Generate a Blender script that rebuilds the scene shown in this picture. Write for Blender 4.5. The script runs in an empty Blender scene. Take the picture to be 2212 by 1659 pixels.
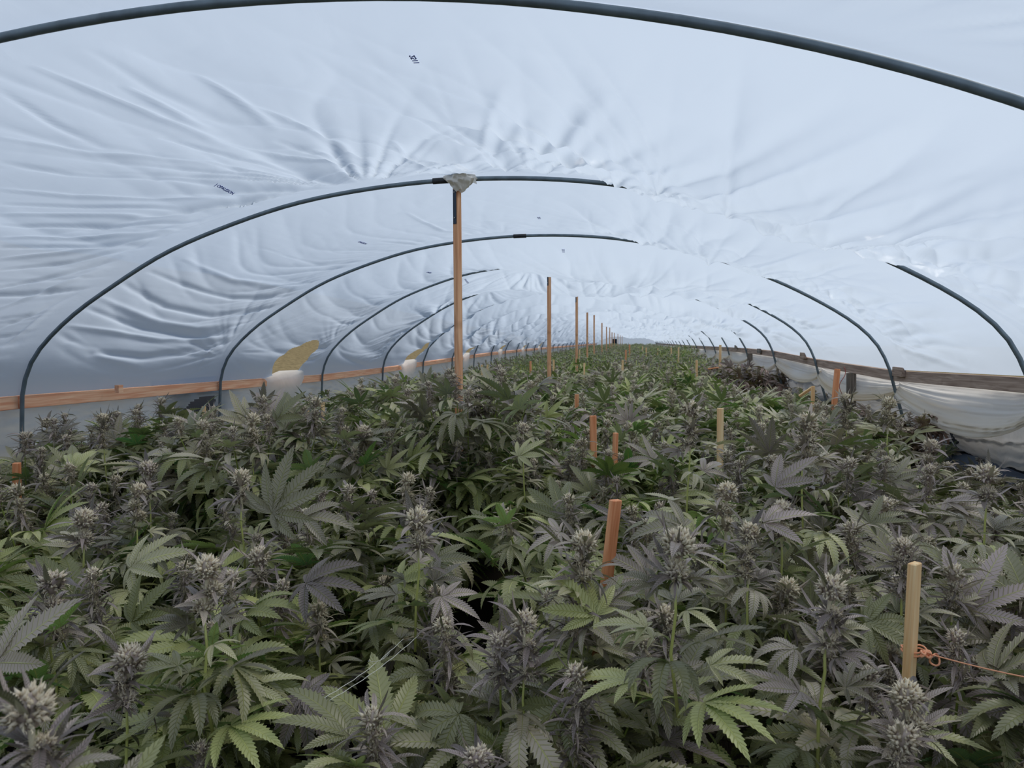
import bpy, math, random
import numpy as np
from mathutils import Vector, Matrix

# ------------------------------------------------------------------ camera, world, sun, exposure
sc = bpy.context.scene
col = sc.collection
FPX = 1530.0
VPX, VPY = 1345.0, 733.0
ZC = 1.5                                   # camera height above the ground
YAW = math.atan((VPX - 1106.0) / FPX)
PITCH = math.atan((VPY - 829.5) / math.hypot(FPX, VPX - 1106.0))
FW = np.array([-math.sin(YAW) * math.cos(PITCH), math.cos(YAW) * math.cos(PITCH), math.sin(PITCH)])
RT = np.array([math.cos(YAW), math.sin(YAW), 0.0])
UP = np.cross(RT, FW)
cam_d = bpy.data.cameras.new('camera')
cam_d.sensor_width = 36.0
cam_d.lens = FPX / 2212.0 * 36.0
cam_d.clip_start = 0.02
cam_d.clip_end = 600
cam_d.dof.use_dof = True
cam_d.dof.focus_distance = 2.6
cam_d.dof.aperture_fstop = 9.0
cam = bpy.data.objects.new('camera', cam_d)
col.objects.link(cam)
Mx = Matrix((( RT[0], UP[0], -FW[0], 0), (RT[1], UP[1], -FW[1], 0), (RT[2], UP[2], -FW[2], ZC), (0, 0, 0, 1)))
cam.matrix_world = Mx
sc.camera = cam

def ray(x, y):
    d = FW + RT * (x - 1106.0) / FPX - UP * (y - 829.5) / FPX
    return d / d[1]
def P(x, y, Y):
    r = ray(x, y)
    return np.array([r[0] * Y, Y, ZC + r[2] * Y])

world = bpy.data.worlds.new('sky')
sc.world = world
world.use_nodes = True
wn = world.node_tree.nodes
wl = world.node_tree.links
wn.clear()
wo = wn.new('ShaderNodeOutputWorld')
bg = wn.new('ShaderNodeBackground')
tc = wn.new('ShaderNodeTexCoord')
sp = wn.new('ShaderNodeSeparateXYZ')
rp = wn.new('ShaderNodeValToRGB')
wl.new(tc.outputs['Generated'], sp.inputs[0])
wl.new(sp.outputs['Z'], rp.inputs[0])
rp.color_ramp.elements[0].position = 0.0
rp.color_ramp.elements[0].color = (0.56, 0.68, 0.88, 1)
rp.color_ramp.elements[1].position = 0.8
rp.color_ramp.elements[1].color = (0.40, 0.60, 0.95, 1)
wl.new(rp.outputs[0], bg.inputs[0])
bg.inputs[1].default_value = 0.50
wl.new(bg.outputs[0], wo.inputs[0])

sun_d = bpy.data.lights.new('sun', 'SUN')
sun_d.energy = 4.6
sun_d.angle = math.radians(22.0)
sun_d.color = (1.0, 0.93, 0.84)
sun = bpy.data.objects.new('sun', sun_d)
col.objects.link(sun)
sdir = Vector((0.50, 0.42, 0.86)).normalized()      # towards the sun: right, ahead, high
sun.rotation_euler = sdir.to_track_quat('Z', 'Y').to_euler()
sun.location = (4, 2, 8)

sc.view_settings.view_transform = 'Standard'
sc.view_settings.look = 'None'
sc.view_settings.gamma = 1
sc.view_settings.use_curve_mapping = False
sc.view_settings.exposure = -0.22
try:
    sc.cycles.use_denoising = True
    sc.cycles.denoiser = 'OPENIMAGEDENOISE'
    sc.cycles.max_bounces = 9
    sc.cycles.diffuse_bounces = 5
    sc.cycles.transmission_bounces = 5
    sc.cycles.caustics_reflective = False
    sc.cycles.caustics_refractive = False
except Exception:
    pass

random.seed(7)
rng = np.random.default_rng(11)

# ------------------------------------------------------------------ helpers
def project(V):
    d = V - np.array([0, 0, ZC]); z = d @ FW
    return 1106 + FPX * (d @ RT) / z, 829.5 - FPX * (d @ UP) / z
def tag(o, label=None, cat=None, group=None, kind=None):
    if label: o['label'] = label
    if cat: o['category'] = cat
    if group: o['group'] = group
    if kind: o['kind'] = kind
    return o
def empty(name, loc, label=None, cat=None, group=None, rz=0.0):
    o = bpy.data.objects.new(name, None)
    o.empty_display_size = 0.1
    col.objects.link(o)
    o.location = loc
    o.rotation_euler = (0, 0, rz)
    return tag(o, label, cat, group)
def link(name, me, parent=None, loc=None):
    o = bpy.data.objects.new(name, me)
    col.objects.link(o)
    if parent is not None: o.parent = parent
    if loc is not None: o.location = loc
    return o
def mesh_np(name, V, faces, mats, mi=None, uv=None, colr=None, smooth=True):
    """V (n,3); faces = list of int arrays (m,k) of quads / tris; uv (n,2); colr (n,4) per vertex"""
    me = bpy.data.meshes.new(name)
    V = np.asarray(V, dtype=np.float32)
    loops = np.concatenate([f.reshape(-1) for f in faces if len(f)]).astype(np.int32)
    sizes = np.concatenate([np.full(len(f), f.shape[1]) for f in faces if len(f)]).astype(np.int32)
    starts = np.concatenate([[0], np.cumsum(sizes)[:-1]]).astype(np.int32)
    me.vertices.add(len(V)); me.vertices.foreach_set('co', V.reshape(-1))
    me.loops.add(len(loops)); me.loops.foreach_set('vertex_index', loops)
    me.polygons.add(len(sizes)); me.polygons.foreach_set('loop_start', starts)
    me.polygons.foreach_set('loop_total', sizes)
    for m in mats: me.materials.append(m)
    if mi is not None: me.polygons.foreach_set('material_index', np.asarray(mi, dtype=np.int32))
    me.polygons.foreach_set('use_smooth', np.full(len(sizes), smooth))
    if uv is not None:
        l = me.uv_layers.new(name='UVMap')
        l.data.foreach_set('uv', np.asarray(uv, dtype=np.float32)[loops].reshape(-1))
    if colr is not None:
        a = me.color_attributes.new('Col', 'FLOAT_COLOR', 'POINT')
        a.data.foreach_set('color', np.asarray(colr, dtype=np.float32).reshape(-1))
    me.update(calc_edges=True)
    me.validate()
    return me
class MB:
    """collects shapes for one mesh"""
    def __init__(s): s.V = []; s.Q = []; s.T = []; s.n = 0
    def add(s, V, Q=None, T=None):
        V = np.asarray(V, dtype=float)
        if Q is not None and len(Q): s.Q.append(np.asarray(Q) + s.n)
        if T is not None and len(T): s.T.append(np.asarray(T) + s.n)
        s.V.append(V); s.n += len(V)
    def box(s, c, size, R=None):
        hx, hy, hz = [k / 2 for k in size]
        V = np.array([[x, y, z] for x in (-hx, hx) for y in (-hy, hy) for z in (-hz, hz)])
        if R is not None: V = V @ np.array(R).T
        s.add(V + np.array(c), [[0, 1, 3, 2], [4, 6, 7, 5], [0, 4, 5, 1], [2, 3, 7, 6], [0, 2, 6, 4], [1, 5, 7, 3]])
    def tube(s, pts, rad, k=8, cap=True):
        pts = np.asarray(pts, dtype=float); n = len(pts)
        rad = np.full(n, rad) if np.isscalar(rad) else np.asarray(rad)
        tg = np.gradient(pts, axis=0); tg /= np.linalg.norm(tg, axis=1)[:, None] + 1e-9
        ref = np.array([0, 1.0, 0]) if abs(tg[0][1]) < 0.8 else np.array([1.0, 0, 0])
        a = np.cross(tg, ref); a /= np.linalg.norm(a, axis=1)[:, None] + 1e-9
        b = np.cross(tg, a)
        th = np.arange(k) * 2 * math.pi / k
        V = (pts[:, None, :] + rad[:, None, None] * (np.cos(th)[None, :, None] * a[:, None, :] + np.sin(th)[None, :, None] * b[:, None, :])).reshape(-1, 3)
        i = np.arange(n - 1)[:, None] * k; j = np.arange(k)[None, :]; j2 = (j + 1) % k
        Q = np.stack([i + j, i + j2, i + k + j2, i + k + j], -1).reshape(-1, 4)
        T = []
        if cap:
            V = np.vstack([V, pts[:1], pts[-1:]])
            for q in range(k):
                T.append([n * k, (q + 1) % k, q]); T.append([n * k + 1, (n - 1) * k + q, (n - 1) * k + (q + 1) % k])
        s.add(V, Q, T)
    def build(s, name, mat, parent=None, loc=None, smooth=False, kind=None):
        V = np.vstack(s.V)
        F = []
        if s.Q: F.append(np.vstack(s.Q))
        if s.T: F.append(np.vstack(s.T))
        me = mesh_np(name, V, F, [mat], smooth=smooth)
        o = link(name, me, parent, loc)
        if kind: o['kind'] = kind
        return o
def bevel(o, w, seg=2):
    m = o.modifiers.new('bevel', 'BEVEL'); m.width = w; m.segments = seg; m.limit_method = 'ANGLE'
    return o
def lin(r, g, b):
    return tuple(((c / 255.0) / 12.92 if c / 255.0 <= 0.04045 else ((c / 255.0 + 0.055) / 1.055) ** 2.4) for c in (r, g, b)) + (1,)
def vnoise1(x, seed):
    """smooth value noise -1..1"""
    r = np.random.default_rng(seed).uniform(-1, 1, 4096)
    i = np.floor(x).astype(int); f = x - i; f = f * f * (3 - 2 * f)
    return r[i % 4096] * (1 - f) + r[(i + 1) % 4096] * f
def vnoise2(x, y, seed):
    r = np.random.default_rng(seed).uniform(-1, 1, (128, 128))
    i = np.floor(x).astype(int); j = np.floor(y).astype(int)
    f = x - i; g = y - j; f = f * f * (3 - 2 * f); g = g * g * (3 - 2 * g)
    a = r[i % 128, j % 128]; b = r[(i + 1) % 128, j % 128]; c = r[i % 128, (j + 1) % 128]; d = r[(i + 1) % 128, (j + 1) % 128]
    return (a * (1 - f) + b * f) * (1 - g) + (c * (1 - f) + d * f) * g
def ridge(n):        # sharper crests
    return (1 - np.abs(n)) ** 2 - 0.4

# ------------------------------------------------------------------ materials
def newmat(name):
    m = bpy.data.materials.new(name); m.use_nodes = True
    nt = m.node_tree; nt.nodes.clear()
    out = nt.nodes.new('ShaderNodeOutputMaterial')
    return m, nt, nt.nodes, nt.links, out
def N(nt, t, **kw):
    n = nt.nodes.new(t)
    for k, v in kw.items(): setattr(n, k, v)
    return n
def math_node(nt, op, a, b=None, clamp=False):
    n = nt.nodes.new('ShaderNodeMath'); n.operation = op; n.use_clamp = clamp
    for i, v in enumerate((a, b)):
        if v is None: continue
        if isinstance(v, (int, float)): n.inputs[i].default_value = v
        else: nt.links.new(v, n.inputs[i])
    return n.outputs[0]
def mixc(nt, fac, a, b, blend='MIX'):
    n = nt.nodes.new('ShaderNodeMix'); n.data_type = 'RGBA'; n.blend_type = blend
    for i, v in ((0, fac), (6, a), (7, b)):
        if isinstance(v, (int, float)): n.inputs[i].default_value = v
        elif isinstance(v, tuple): n.inputs[i].default_value = v
        else: nt.links.new(v, n.inputs[i])
    return n.outputs[2]
def simple(name, c, rough=0.6, metal=0.0, spec=0.5, noise=0.0, nscale=20.0):
    m, nt, nn, ll, out = newmat(name)
    b = N(nt, 'ShaderNodeBsdfPrincipled')
    b.inputs['Base Color'].default_value = c; b.inputs['Roughness'].default_value = rough
    b.inputs['Metallic'].default_value = metal; b.inputs['Specular IOR Level'].default_value = spec
    if noise:
        t = N(nt, 'ShaderNodeTexCoord'); n = N(nt, 'ShaderNodeTexNoise'); n.inputs['Scale'].default_value = nscale
        n.inputs['Detail'].default_value = 5
        ll.new(t.outputs['Object'], n.inputs['Vector'])
        r = N(nt, 'ShaderNodeValToRGB'); r.color_ramp.elements[0].position = .35; r.color_ramp.elements[1].position = .7
        ll.new(n.outputs[0], r.inputs[0])
        d = tuple(k * (1 - noise) for k in c[:3]) + (1,)
        ll.new(mixc(nt, r.outputs[0], c, d), b.inputs['Base Color'])
    ll.new(b.outputs[0], out.inputs[0])
    return m
def film_mat(name, c, trans, gloss=0.06, rough=0.35, crinkle=0.15, tint=None, stains=0.0, clear=0.0):
    """white translucent greenhouse film; fine crinkles as bump only"""
    m, nt, nn, ll, out = newmat(name)
    t = N(nt, 'ShaderNodeTexCoord')
    mp = N(nt, 'ShaderNodeMapping'); mp.inputs['Scale'].default_value = (1, 0.6, 1)
    ll.new(t.outputs['Object'], mp.inputs[0])
    n1 = N(nt, 'ShaderNodeTexNoise'); n1.inputs['Scale'].default_value = 6; n1.inputs['Detail'].default_value = 4; n1.inputs['Distortion'].default_value = 1.2
    ll.new(mp.outputs[0], n1.inputs['Vector'])
    bp = N(nt, 'ShaderNodeBump'); bp.inputs['Strength'].default_value = crinkle; bp.inputs['Distance'].default_value = 0.02
    ll.new(n1.outputs[0], bp.inputs['Height'])
    base = c
    if stains:
        n2 = N(nt, 'ShaderNodeTexNoise'); n2.inputs['Scale'].default_value = 3.0; n2.inputs['Detail'].default_value = 6
        ll.new(mp.outputs[0], n2.inputs['Vector'])
        r = N(nt, 'ShaderNodeValToRGB'); r.color_ramp.elements[0].position = .5; r.color_ramp.elements[1].position = .75
        ll.new(n2.outputs[0], r.inputs[0])
        f = math_node(nt, 'MULTIPLY', r.outputs[0], stains)
        base = mixc(nt, f, c, lin(150, 135, 110))
    if tint:                     # second colour from the vertex colour (thicker, yellowed layers)
        a = N(nt, 'ShaderNodeAttribute', attribute_name='Col')
        base = mixc(nt, a.outputs['Fac'], base, tint)
    dif = N(nt, 'ShaderNodeBsdfDiffuse'); tr = N(nt, 'ShaderNodeBsdfTranslucent'); gl = N(nt, 'ShaderNodeBsdfGlossy')
    gl.inputs['Roughness'].default_value = rough
    for s_ in (dif, tr):
        if isinstance(base, tuple): s_.inputs[0].default_value = base
        else: ll.new(base, s_.inputs[0])
        ll.new(bp.outputs[0], s_.inputs['Normal'])
    ll.new(bp.outputs[0], gl.inputs['Normal'])
    m1 = N(nt, 'ShaderNodeMixShader'); m1.inputs[0].default_value = trans
    ll.new(dif.outputs[0], m1.inputs[1]); ll.new(tr.outputs[0], m1.inputs[2])
    m2 = N(nt, 'ShaderNodeMixShader'); m2.inputs[0].default_value = gloss
    ll.new(m1.outputs[0], m2.inputs[1]); ll.new(gl.outputs[0], m2.inputs[2])
    res = m2.outputs[0]
    if clear:                    # the share of light the film lets straight through
        tp_ = N(nt, 'ShaderNodeBsdfTransparent'); tp_.inputs[0].default_value = (1.0, .97, .92, 1)
        m3 = N(nt, 'ShaderNodeMixShader'); m3.inputs[0].default_value = clear
        ll.new(res, m3.inputs[1]); ll.new(tp_.outputs[0], m3.inputs[2]); res = m3.outputs[0]
    ll.new(res, out.inputs[0])
    return m
def wood_mat(name, c1, c2, scale=1.0, rough=0.7):
    m, nt, nn, ll, out = newmat(name)
    t = N(nt, 'ShaderNodeTexCoord'); mp = N(nt, 'ShaderNodeMapping')
    oi = N(nt, 'ShaderNodeObjectInfo')
    mp.inputs['Scale'].default_value = (28 * scale, 1.2 * scale, 28 * scale)
    vm = N(nt, 'ShaderNodeVectorMath'); vm.operation = 'ADD'
    ll.new(t.outputs['Object'], vm.inputs[0]); ll.new(oi.outputs['Random'], vm.inputs[1])
    ll.new(vm.outputs[0], mp.inputs[0])
    n = N(nt, 'ShaderNodeTexNoise'); n.inputs['Scale'].default_value = 2.2; n.inputs['Detail'].default_value = 6; n.inputs['Distortion'].default_value = .6
    ll.new(mp.outputs[0], n.inputs['Vector'])
    r = N(nt, 'ShaderNodeValToRGB'); r.color_ramp.elements[0].position = .38; r.color_ramp.elements[1].position = .66
    r.color_ramp.elements[0].color = c1; r.color_ramp.elements[1].color = c2
    ll.new(n.outputs[0], r.inputs[0])
    n3 = N(nt, 'ShaderNodeTexNoise'); n3.inputs['Scale'].default_value = 3.5; n3.inputs['Detail'].default_value = 2
    ll.new(t.outputs['Object'], n3.inputs['Vector'])
    r3 = N(nt, 'ShaderNodeValToRGB'); r3.color_ramp.elements[0].position = .28; r3.color_ramp.elements[1].position = .40
    r3.color_ramp.elements[0].color = (0.45, 0.36, 0.3, 1); r3.color_ramp.elements[1].color = (1, 1, 1, 1)
    ll.new(n3.outputs[0], r3.inputs[0])
    c = mixc(nt, 1.0, r.outputs[0], r3.outputs[0], 'MULTIPLY')
    b = N(nt, 'ShaderNodeBsdfPrincipled'); b.inputs['Roughness'].default_value = rough
    b.inputs['Specular IOR Level'].default_value = 0.25
    ll.new(c, b.inputs['Base Color'])
    bp = N(nt, 'ShaderNodeBump'); bp.inputs['Strength'].default_value = .25; bp.inputs['Distance'].default_value = .002
    ll.new(n.outputs[0], bp.inputs['Height']); ll.new(bp.outputs[0], b.inputs['Normal'])
    ll.new(b.outputs[0], out.inputs[0])
    return m
def leaf_mat(name, green, lime, purple, under, vein, teeth=16.0, hue=0.35, trl=0.14):
    m, nt, nn, ll, out = newmat(name)
    a = N(nt, 'ShaderNodeAttribute', attribute_name='Col')
    sep = N(nt, 'ShaderNodeSeparateColor'); ll.new(a.outputs['Color'], sep.inputs[0])
    oi = N(nt, 'ShaderNodeObjectInfo')
    g = mixc(nt, sep.outputs[1], green, lime)
    rr = math_node(nt, 'MULTIPLY', math_node(nt, 'SUBTRACT', oi.outputs['Random'], 0.5), hue)
    pt = math_node(nt, 'ADD', sep.outputs[0], rr, clamp=True)
    cc = mixc(nt, pt, g, purple)
    uvn = N(nt, 'ShaderNodeUVMap'); uvn.uv_map = 'UVMap'
    su = N(nt, 'ShaderNodeSeparateXYZ'); ll.new(uvn.outputs[0], su.inputs[0])
    au = math_node(nt, 'ABSOLUTE', math_node(nt, 'SUBTRACT', su.outputs[0], 0.5))       # 0 midrib .. .5 edge
    vv = math_node(nt, 'SUBTRACT', math_node(nt, 'MULTIPLY', su.outputs[1], teeth), math_node(nt, 'MULTIPLY', au, 2.6))
    tri = math_node(nt, 'ABSOLUTE', math_node(nt, 'SUBTRACT', math_node(nt, 'FRACT', vv), 0.5))   # .5 at veins
    sv = math_node(nt, 'MULTIPLY', math_node(nt, 'SUBTRACT', tri, 0.36), 6.0, clamp=True)
    mid = math_node(nt, 'SUBTRACT', 1.0, math_node(nt, 'MULTIPLY', au, 22.0), clamp=True)
    geo = N(nt, 'ShaderNodeNewGeometry')
    undc = mixc(nt, math_node(nt, 'MULTIPLY', pt, 0.8, clamp=True), under, purple)
    cc = mixc(nt, math_node(nt, 'MULTIPLY', geo.outputs['Backfacing'], 0.75), cc, undc)
    v1 = mixc(nt, math_node(nt, 'MULTIPLY', sv, 0.42), cc, vein)
    v2 = mixc(nt, math_node(nt, 'MULTIPLY', mid, 0.75), v1, vein)
    cfin = mixc(nt, sep.outputs[2], v2, vein)
    cv_ = N(nt, 'ShaderNodeCombineColor')
    for q in range(3): ll.new(a.outputs['Alpha'], cv_.inputs[q])
    cfin = mixc(nt, 1.0, cfin, cv_.outputs[0], 'MULTIPLY')
    hb = math_node(nt, 'MAXIMUM', sv, mid)
    bp = N(nt, 'ShaderNodeBump'); bp.inputs['Strength'].default_value = 0.9; bp.inputs['Distance'].default_value = 0.002
    bp.invert = True
    ll.new(hb, bp.inputs['Height'])
    b = N(nt, 'ShaderNodeBsdfPrincipled')
    ll.new(cfin, b.inputs['Base Color']); b.inputs['Roughness'].default_value = 0.36
    b.inputs['Specular IOR Level'].default_value = 0.62
    b.inputs['Sheen Weight'].default_value = 0.0
    ll.new(bp.outputs[0], b.inputs['Normal'])
    tr = N(nt, 'ShaderNodeBsdfTranslucent')
    tcol = mixc(nt, 0.5, cfin, (0.30, 0.42, 0.04, 1))
    ll.new(tcol, tr.inputs[0])
    mx = N(nt, 'ShaderNodeMixShader'); mx.inputs[0].default_value = trl
    ll.new(b.outputs[0], mx.inputs[1]); ll.new(tr.outputs[0], mx.inputs[2])
    ll.new(mx.outputs[0], out.inputs[0])
    return m

M = {}
M['film'] = film_mat('white_film', (0.66, 0.77, 0.91, 1), 0.74, gloss=0.09, rough=.3, crinkle=0.10, clear=0.11)
M['film_wall'] = film_mat('side_film', (0.86, 0.86, 0.84, 1), 0.62, gloss=0.05, crinkle=0.35, stains=0.25)
M['curtain'] = film_mat('curtain_film', (0.96, 0.96, 0.95, 1), 0.6, gloss=0.05, crinkle=0.15, tint=(0.88, 0.76, 0.56, 1))
M['tarp_grey'] = film_mat('grey_side_sheet', (0.52, 0.54, 0.57, 1), 0.30, gloss=0.05, crinkle=0.6, stains=0.45)
M['wrap'] = film_mat('wrap_film', (0.90, 0.85, 0.76, 1), 0.35, gloss=0.12, rough=.25, crinkle=0.4)
M['pipe'] = simple('galvanised_pipe', lin(118, 132, 140), 0.45, 0.35, noise=0.35, nscale=14)
M['black'] = simple('black_plastic', lin(28, 30, 34), 0.5)
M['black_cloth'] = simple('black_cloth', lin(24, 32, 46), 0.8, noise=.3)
M['strap'] = simple('dark_strap', lin(50, 58, 70), 0.4, 0.6)
M['screw'] = simple('screw_metal', lin(160, 160, 160), 0.35, 0.9)
M['cedar'] = wood_mat('cedar', lin(230, 162, 126), lin(250, 204, 168))
M['post'] = wood_mat('post_wood', lin(214, 150, 108), lin(246, 194, 150))
M['stake'] = wood_mat('stake_wood', lin(240, 190, 132), lin(255, 226, 176))
M['stake_red'] = wood_mat('red_stake_wood', lin(222, 138, 92), lin(248, 180, 132))
M['rail_grey'] = wood_mat('weathered_wood', lin(140, 118, 104), lin(184, 162, 146))
M['post_grey'] = wood_mat('grey_post_wood', lin(96, 92, 86), lin(142, 132, 120))
M['twine'] = simple('orange_twine', lin(250, 176, 134), 0.7)
M['string'] = simple('white_string', lin(225, 222, 208), 0.6)
M['wire'] = simple('red_wire', lin(170, 90, 80), 0.6)
M['ink'] = simple('blue_ink', lin(50, 80, 178), 0.6)
M['soil'] = simple('soil', lin(52, 44, 36), 0.95, noise=.5, nscale=6)
M['web_cloth'] = simple('grey_ground_cloth', lin(98, 104, 114), 0.75, noise=.25, nscale=9)
M['leaf'] = leaf_mat('leaf', lin(72, 146, 82), lin(184, 214, 122), lin(190, 168, 168), lin(172, 160, 104), lin(228, 230, 134))
M['bud'] = leaf_mat('bud', lin(188, 184, 148), lin(252, 236, 204), lin(178, 158, 158), lin(176, 160, 130), lin(250, 234, 202), trl=.15)
M['stem'] = simple('green_stem', lin(140, 156, 62), 0.55, noise=.4, nscale=30)
M['brown_leaf'] = leaf_mat('withered', lin(142, 112, 96), lin(168, 130, 104), lin(122, 100, 98), lin(140, 112, 92), lin(170, 140, 112), hue=0.1)
def grass_mat():
    m, nt, nn, ll, out = newmat('dry_grass')
    t = N(nt, 'ShaderNodeTexCoord'); n = N(nt, 'ShaderNodeTexNoise'); n.inputs['Scale'].default_value = 9; n.inputs['Detail'].default_value = 9
    n.inputs['Roughness'].default_value = .7
    ll.new(t.outputs['Object'], n.inputs['Vector'])
    r = N(nt, 'ShaderNodeValToRGB'); e = r.color_ramp.elements
    e[0].position = .3; e[0].color = lin(88, 82, 62); e[1].position = .7; e[1].color = lin(138, 126, 96)
    x = r.color_ramp.elements.new(.45); x.color = lin(110, 100, 76)
    ll.new(n.outputs[0], r.inputs[0])
    b = N(nt, 'ShaderNodeBsdfDiffuse'); ll.new(r.outputs[0], b.inputs[0]); ll.new(b.outputs[0], out.inputs[0])
    return m
M['grass'] = grass_mat()

# ------------------------------------------------------------------ tunnel geometry
HY = [1.88, 4.15, 6.37] + [6.37 + 2.372 * i for i in range(1, 30)]     # depths of the hoops seen
NH = len(HY)
HYB = [-0.45, -2.8, -5.2]                                               # hoops behind the camera
ENDY = HY[-1]
def xoff(Y):
    Y = np.asarray(Y, float)
    return 1.15 * np.maximum(0, (Y - 13.0) / 62.0) ** 1.6 + np.interp(Y, [-6, 1.88, 4.15, 6.37], [-.30, -.27, -.085, 0])
SHP = np.array([(-3.87, -.33), (-3.83, -.18), (-3.72, -.02), (-3.48, .18), (-3.2, .35), (-2.8, .56), (-2.35, .72), (-1.9, .84),
                (-1.45, .91), (-1.0, .945), (-.57, .945), (-.16, .915), (.24, .85), (.63, .755), (1.02, .625), (1.41, .455), (1.78, .25),
                (2.0, .09), (2.14, -.07), (2.22, -.25)])
def arc_resample(pts, n):
    # Catmull-Rom through the points, then even steps
    p = np.vstack([2 * pts[0] - pts[1], pts, 2 * pts[-1] - pts[-2]])
    o = []
    for i in range(1, len(p) - 2):
        for t in np.linspace(0, 1, 12, endpoint=False):
            a, b, c, d = p[i - 1], p[i], p[i + 1], p[i + 2]
            o.append(0.5 * (2 * b + (c - a) * t + (2 * a - 5 * b + 4 * c - d) * t * t + (3 * b - a - 3 * c + d) * t ** 3))
    o.append(pts[-1]); o = np.array(o)
    L = np.concatenate([[0], np.cumsum(np.linalg.norm(np.diff(o, axis=0), axis=1))])
    s = np.linspace(0, L[-1], n)
    return np.stack([np.interp(s, L, o[:, 0]), np.interp(s, L, o[:, 1])], 1)
NS = 481
ARC = arc_resample(SHP, NS)
# smooth slightly
for _ in range(30):
    ARC[1:-1] = 0.25 * ARC[:-2] + 0.5 * ARC[1:-1] + 0.25 * ARC[2:]
ARCLEN = float(np.linalg.norm(np.diff(ARC, axis=0), axis=1).sum())
TN = np.gradient(ARC, axis=0); TN /= np.linalg.norm(TN, axis=1)[:, None]
NIN = np.stack([TN[:, 1], -TN[:, 0]], 1)        # inward (down at the crown)
# rails: relative height to the camera at each hoop, left and right, from the photograph
def rail_from(pts, x_at):
    out = []
    for (px, py) in pts:
        r = ray(px, py); Y = x_at / r[0]
        out.append((Y, r[2] * Y))
    return out
RL = [(-6.0, -.40), (1.8, -.39), (4.15, -.372), (6.37, -.405), (8.82, -.455), (11.19, -.455), (13.56, -.43), (16, -.41), (20, -.37), (27, -.36), (80, -.40)]
RR = [(-6.0, -.25), (1.8, -.20), (4.15, -.20), (6.37, -.255), (8.82, -.225), (11.19, -.165), (13.56, -.155), (17, -.16), (24, -.19), (32, -.20), (80, -.34)]
def zL(Y): return np.interp(Y, [a for a, b in RL], [b for a, b in RL])
def zR(Y): return np.interp(Y, [a for a, b in RR], [b for a, b in RR])
APX = [(-6, .95), (1.88, .93), (4.15, .942), (6.37, .93), (8.82, .93), (13.56, .97), (18.3, .97), (30, .95), (80, .55)]
def zA(Y): return np.interp(Y, [a for a, b in APX], [b for a, b in APX])
sN = np.linspace(0, 1, NS)
def arc_at(Y):
    """(NS,2) arc X,Z (world) of the tunnel section at Y"""
    base = ARC.copy()
    z = base[:, 1]
    wl_ = np.clip(1 - sN / 0.35, 0, 1) ** 1.5; wr_ = np.clip(1 - (1 - sN) / 0.35, 0, 1) ** 1.5; wa = np.sin(np.pi * sN) ** 1.2
    z = z + (zL(Y) - SHP[0][1]) * wl_ + (zR(Y) - SHP[-1][1]) * wr_ + (zA(Y) - .945) * wa
    return np.stack([base[:, 0] + float(xoff(Y)), z + ZC], 1)

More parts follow.
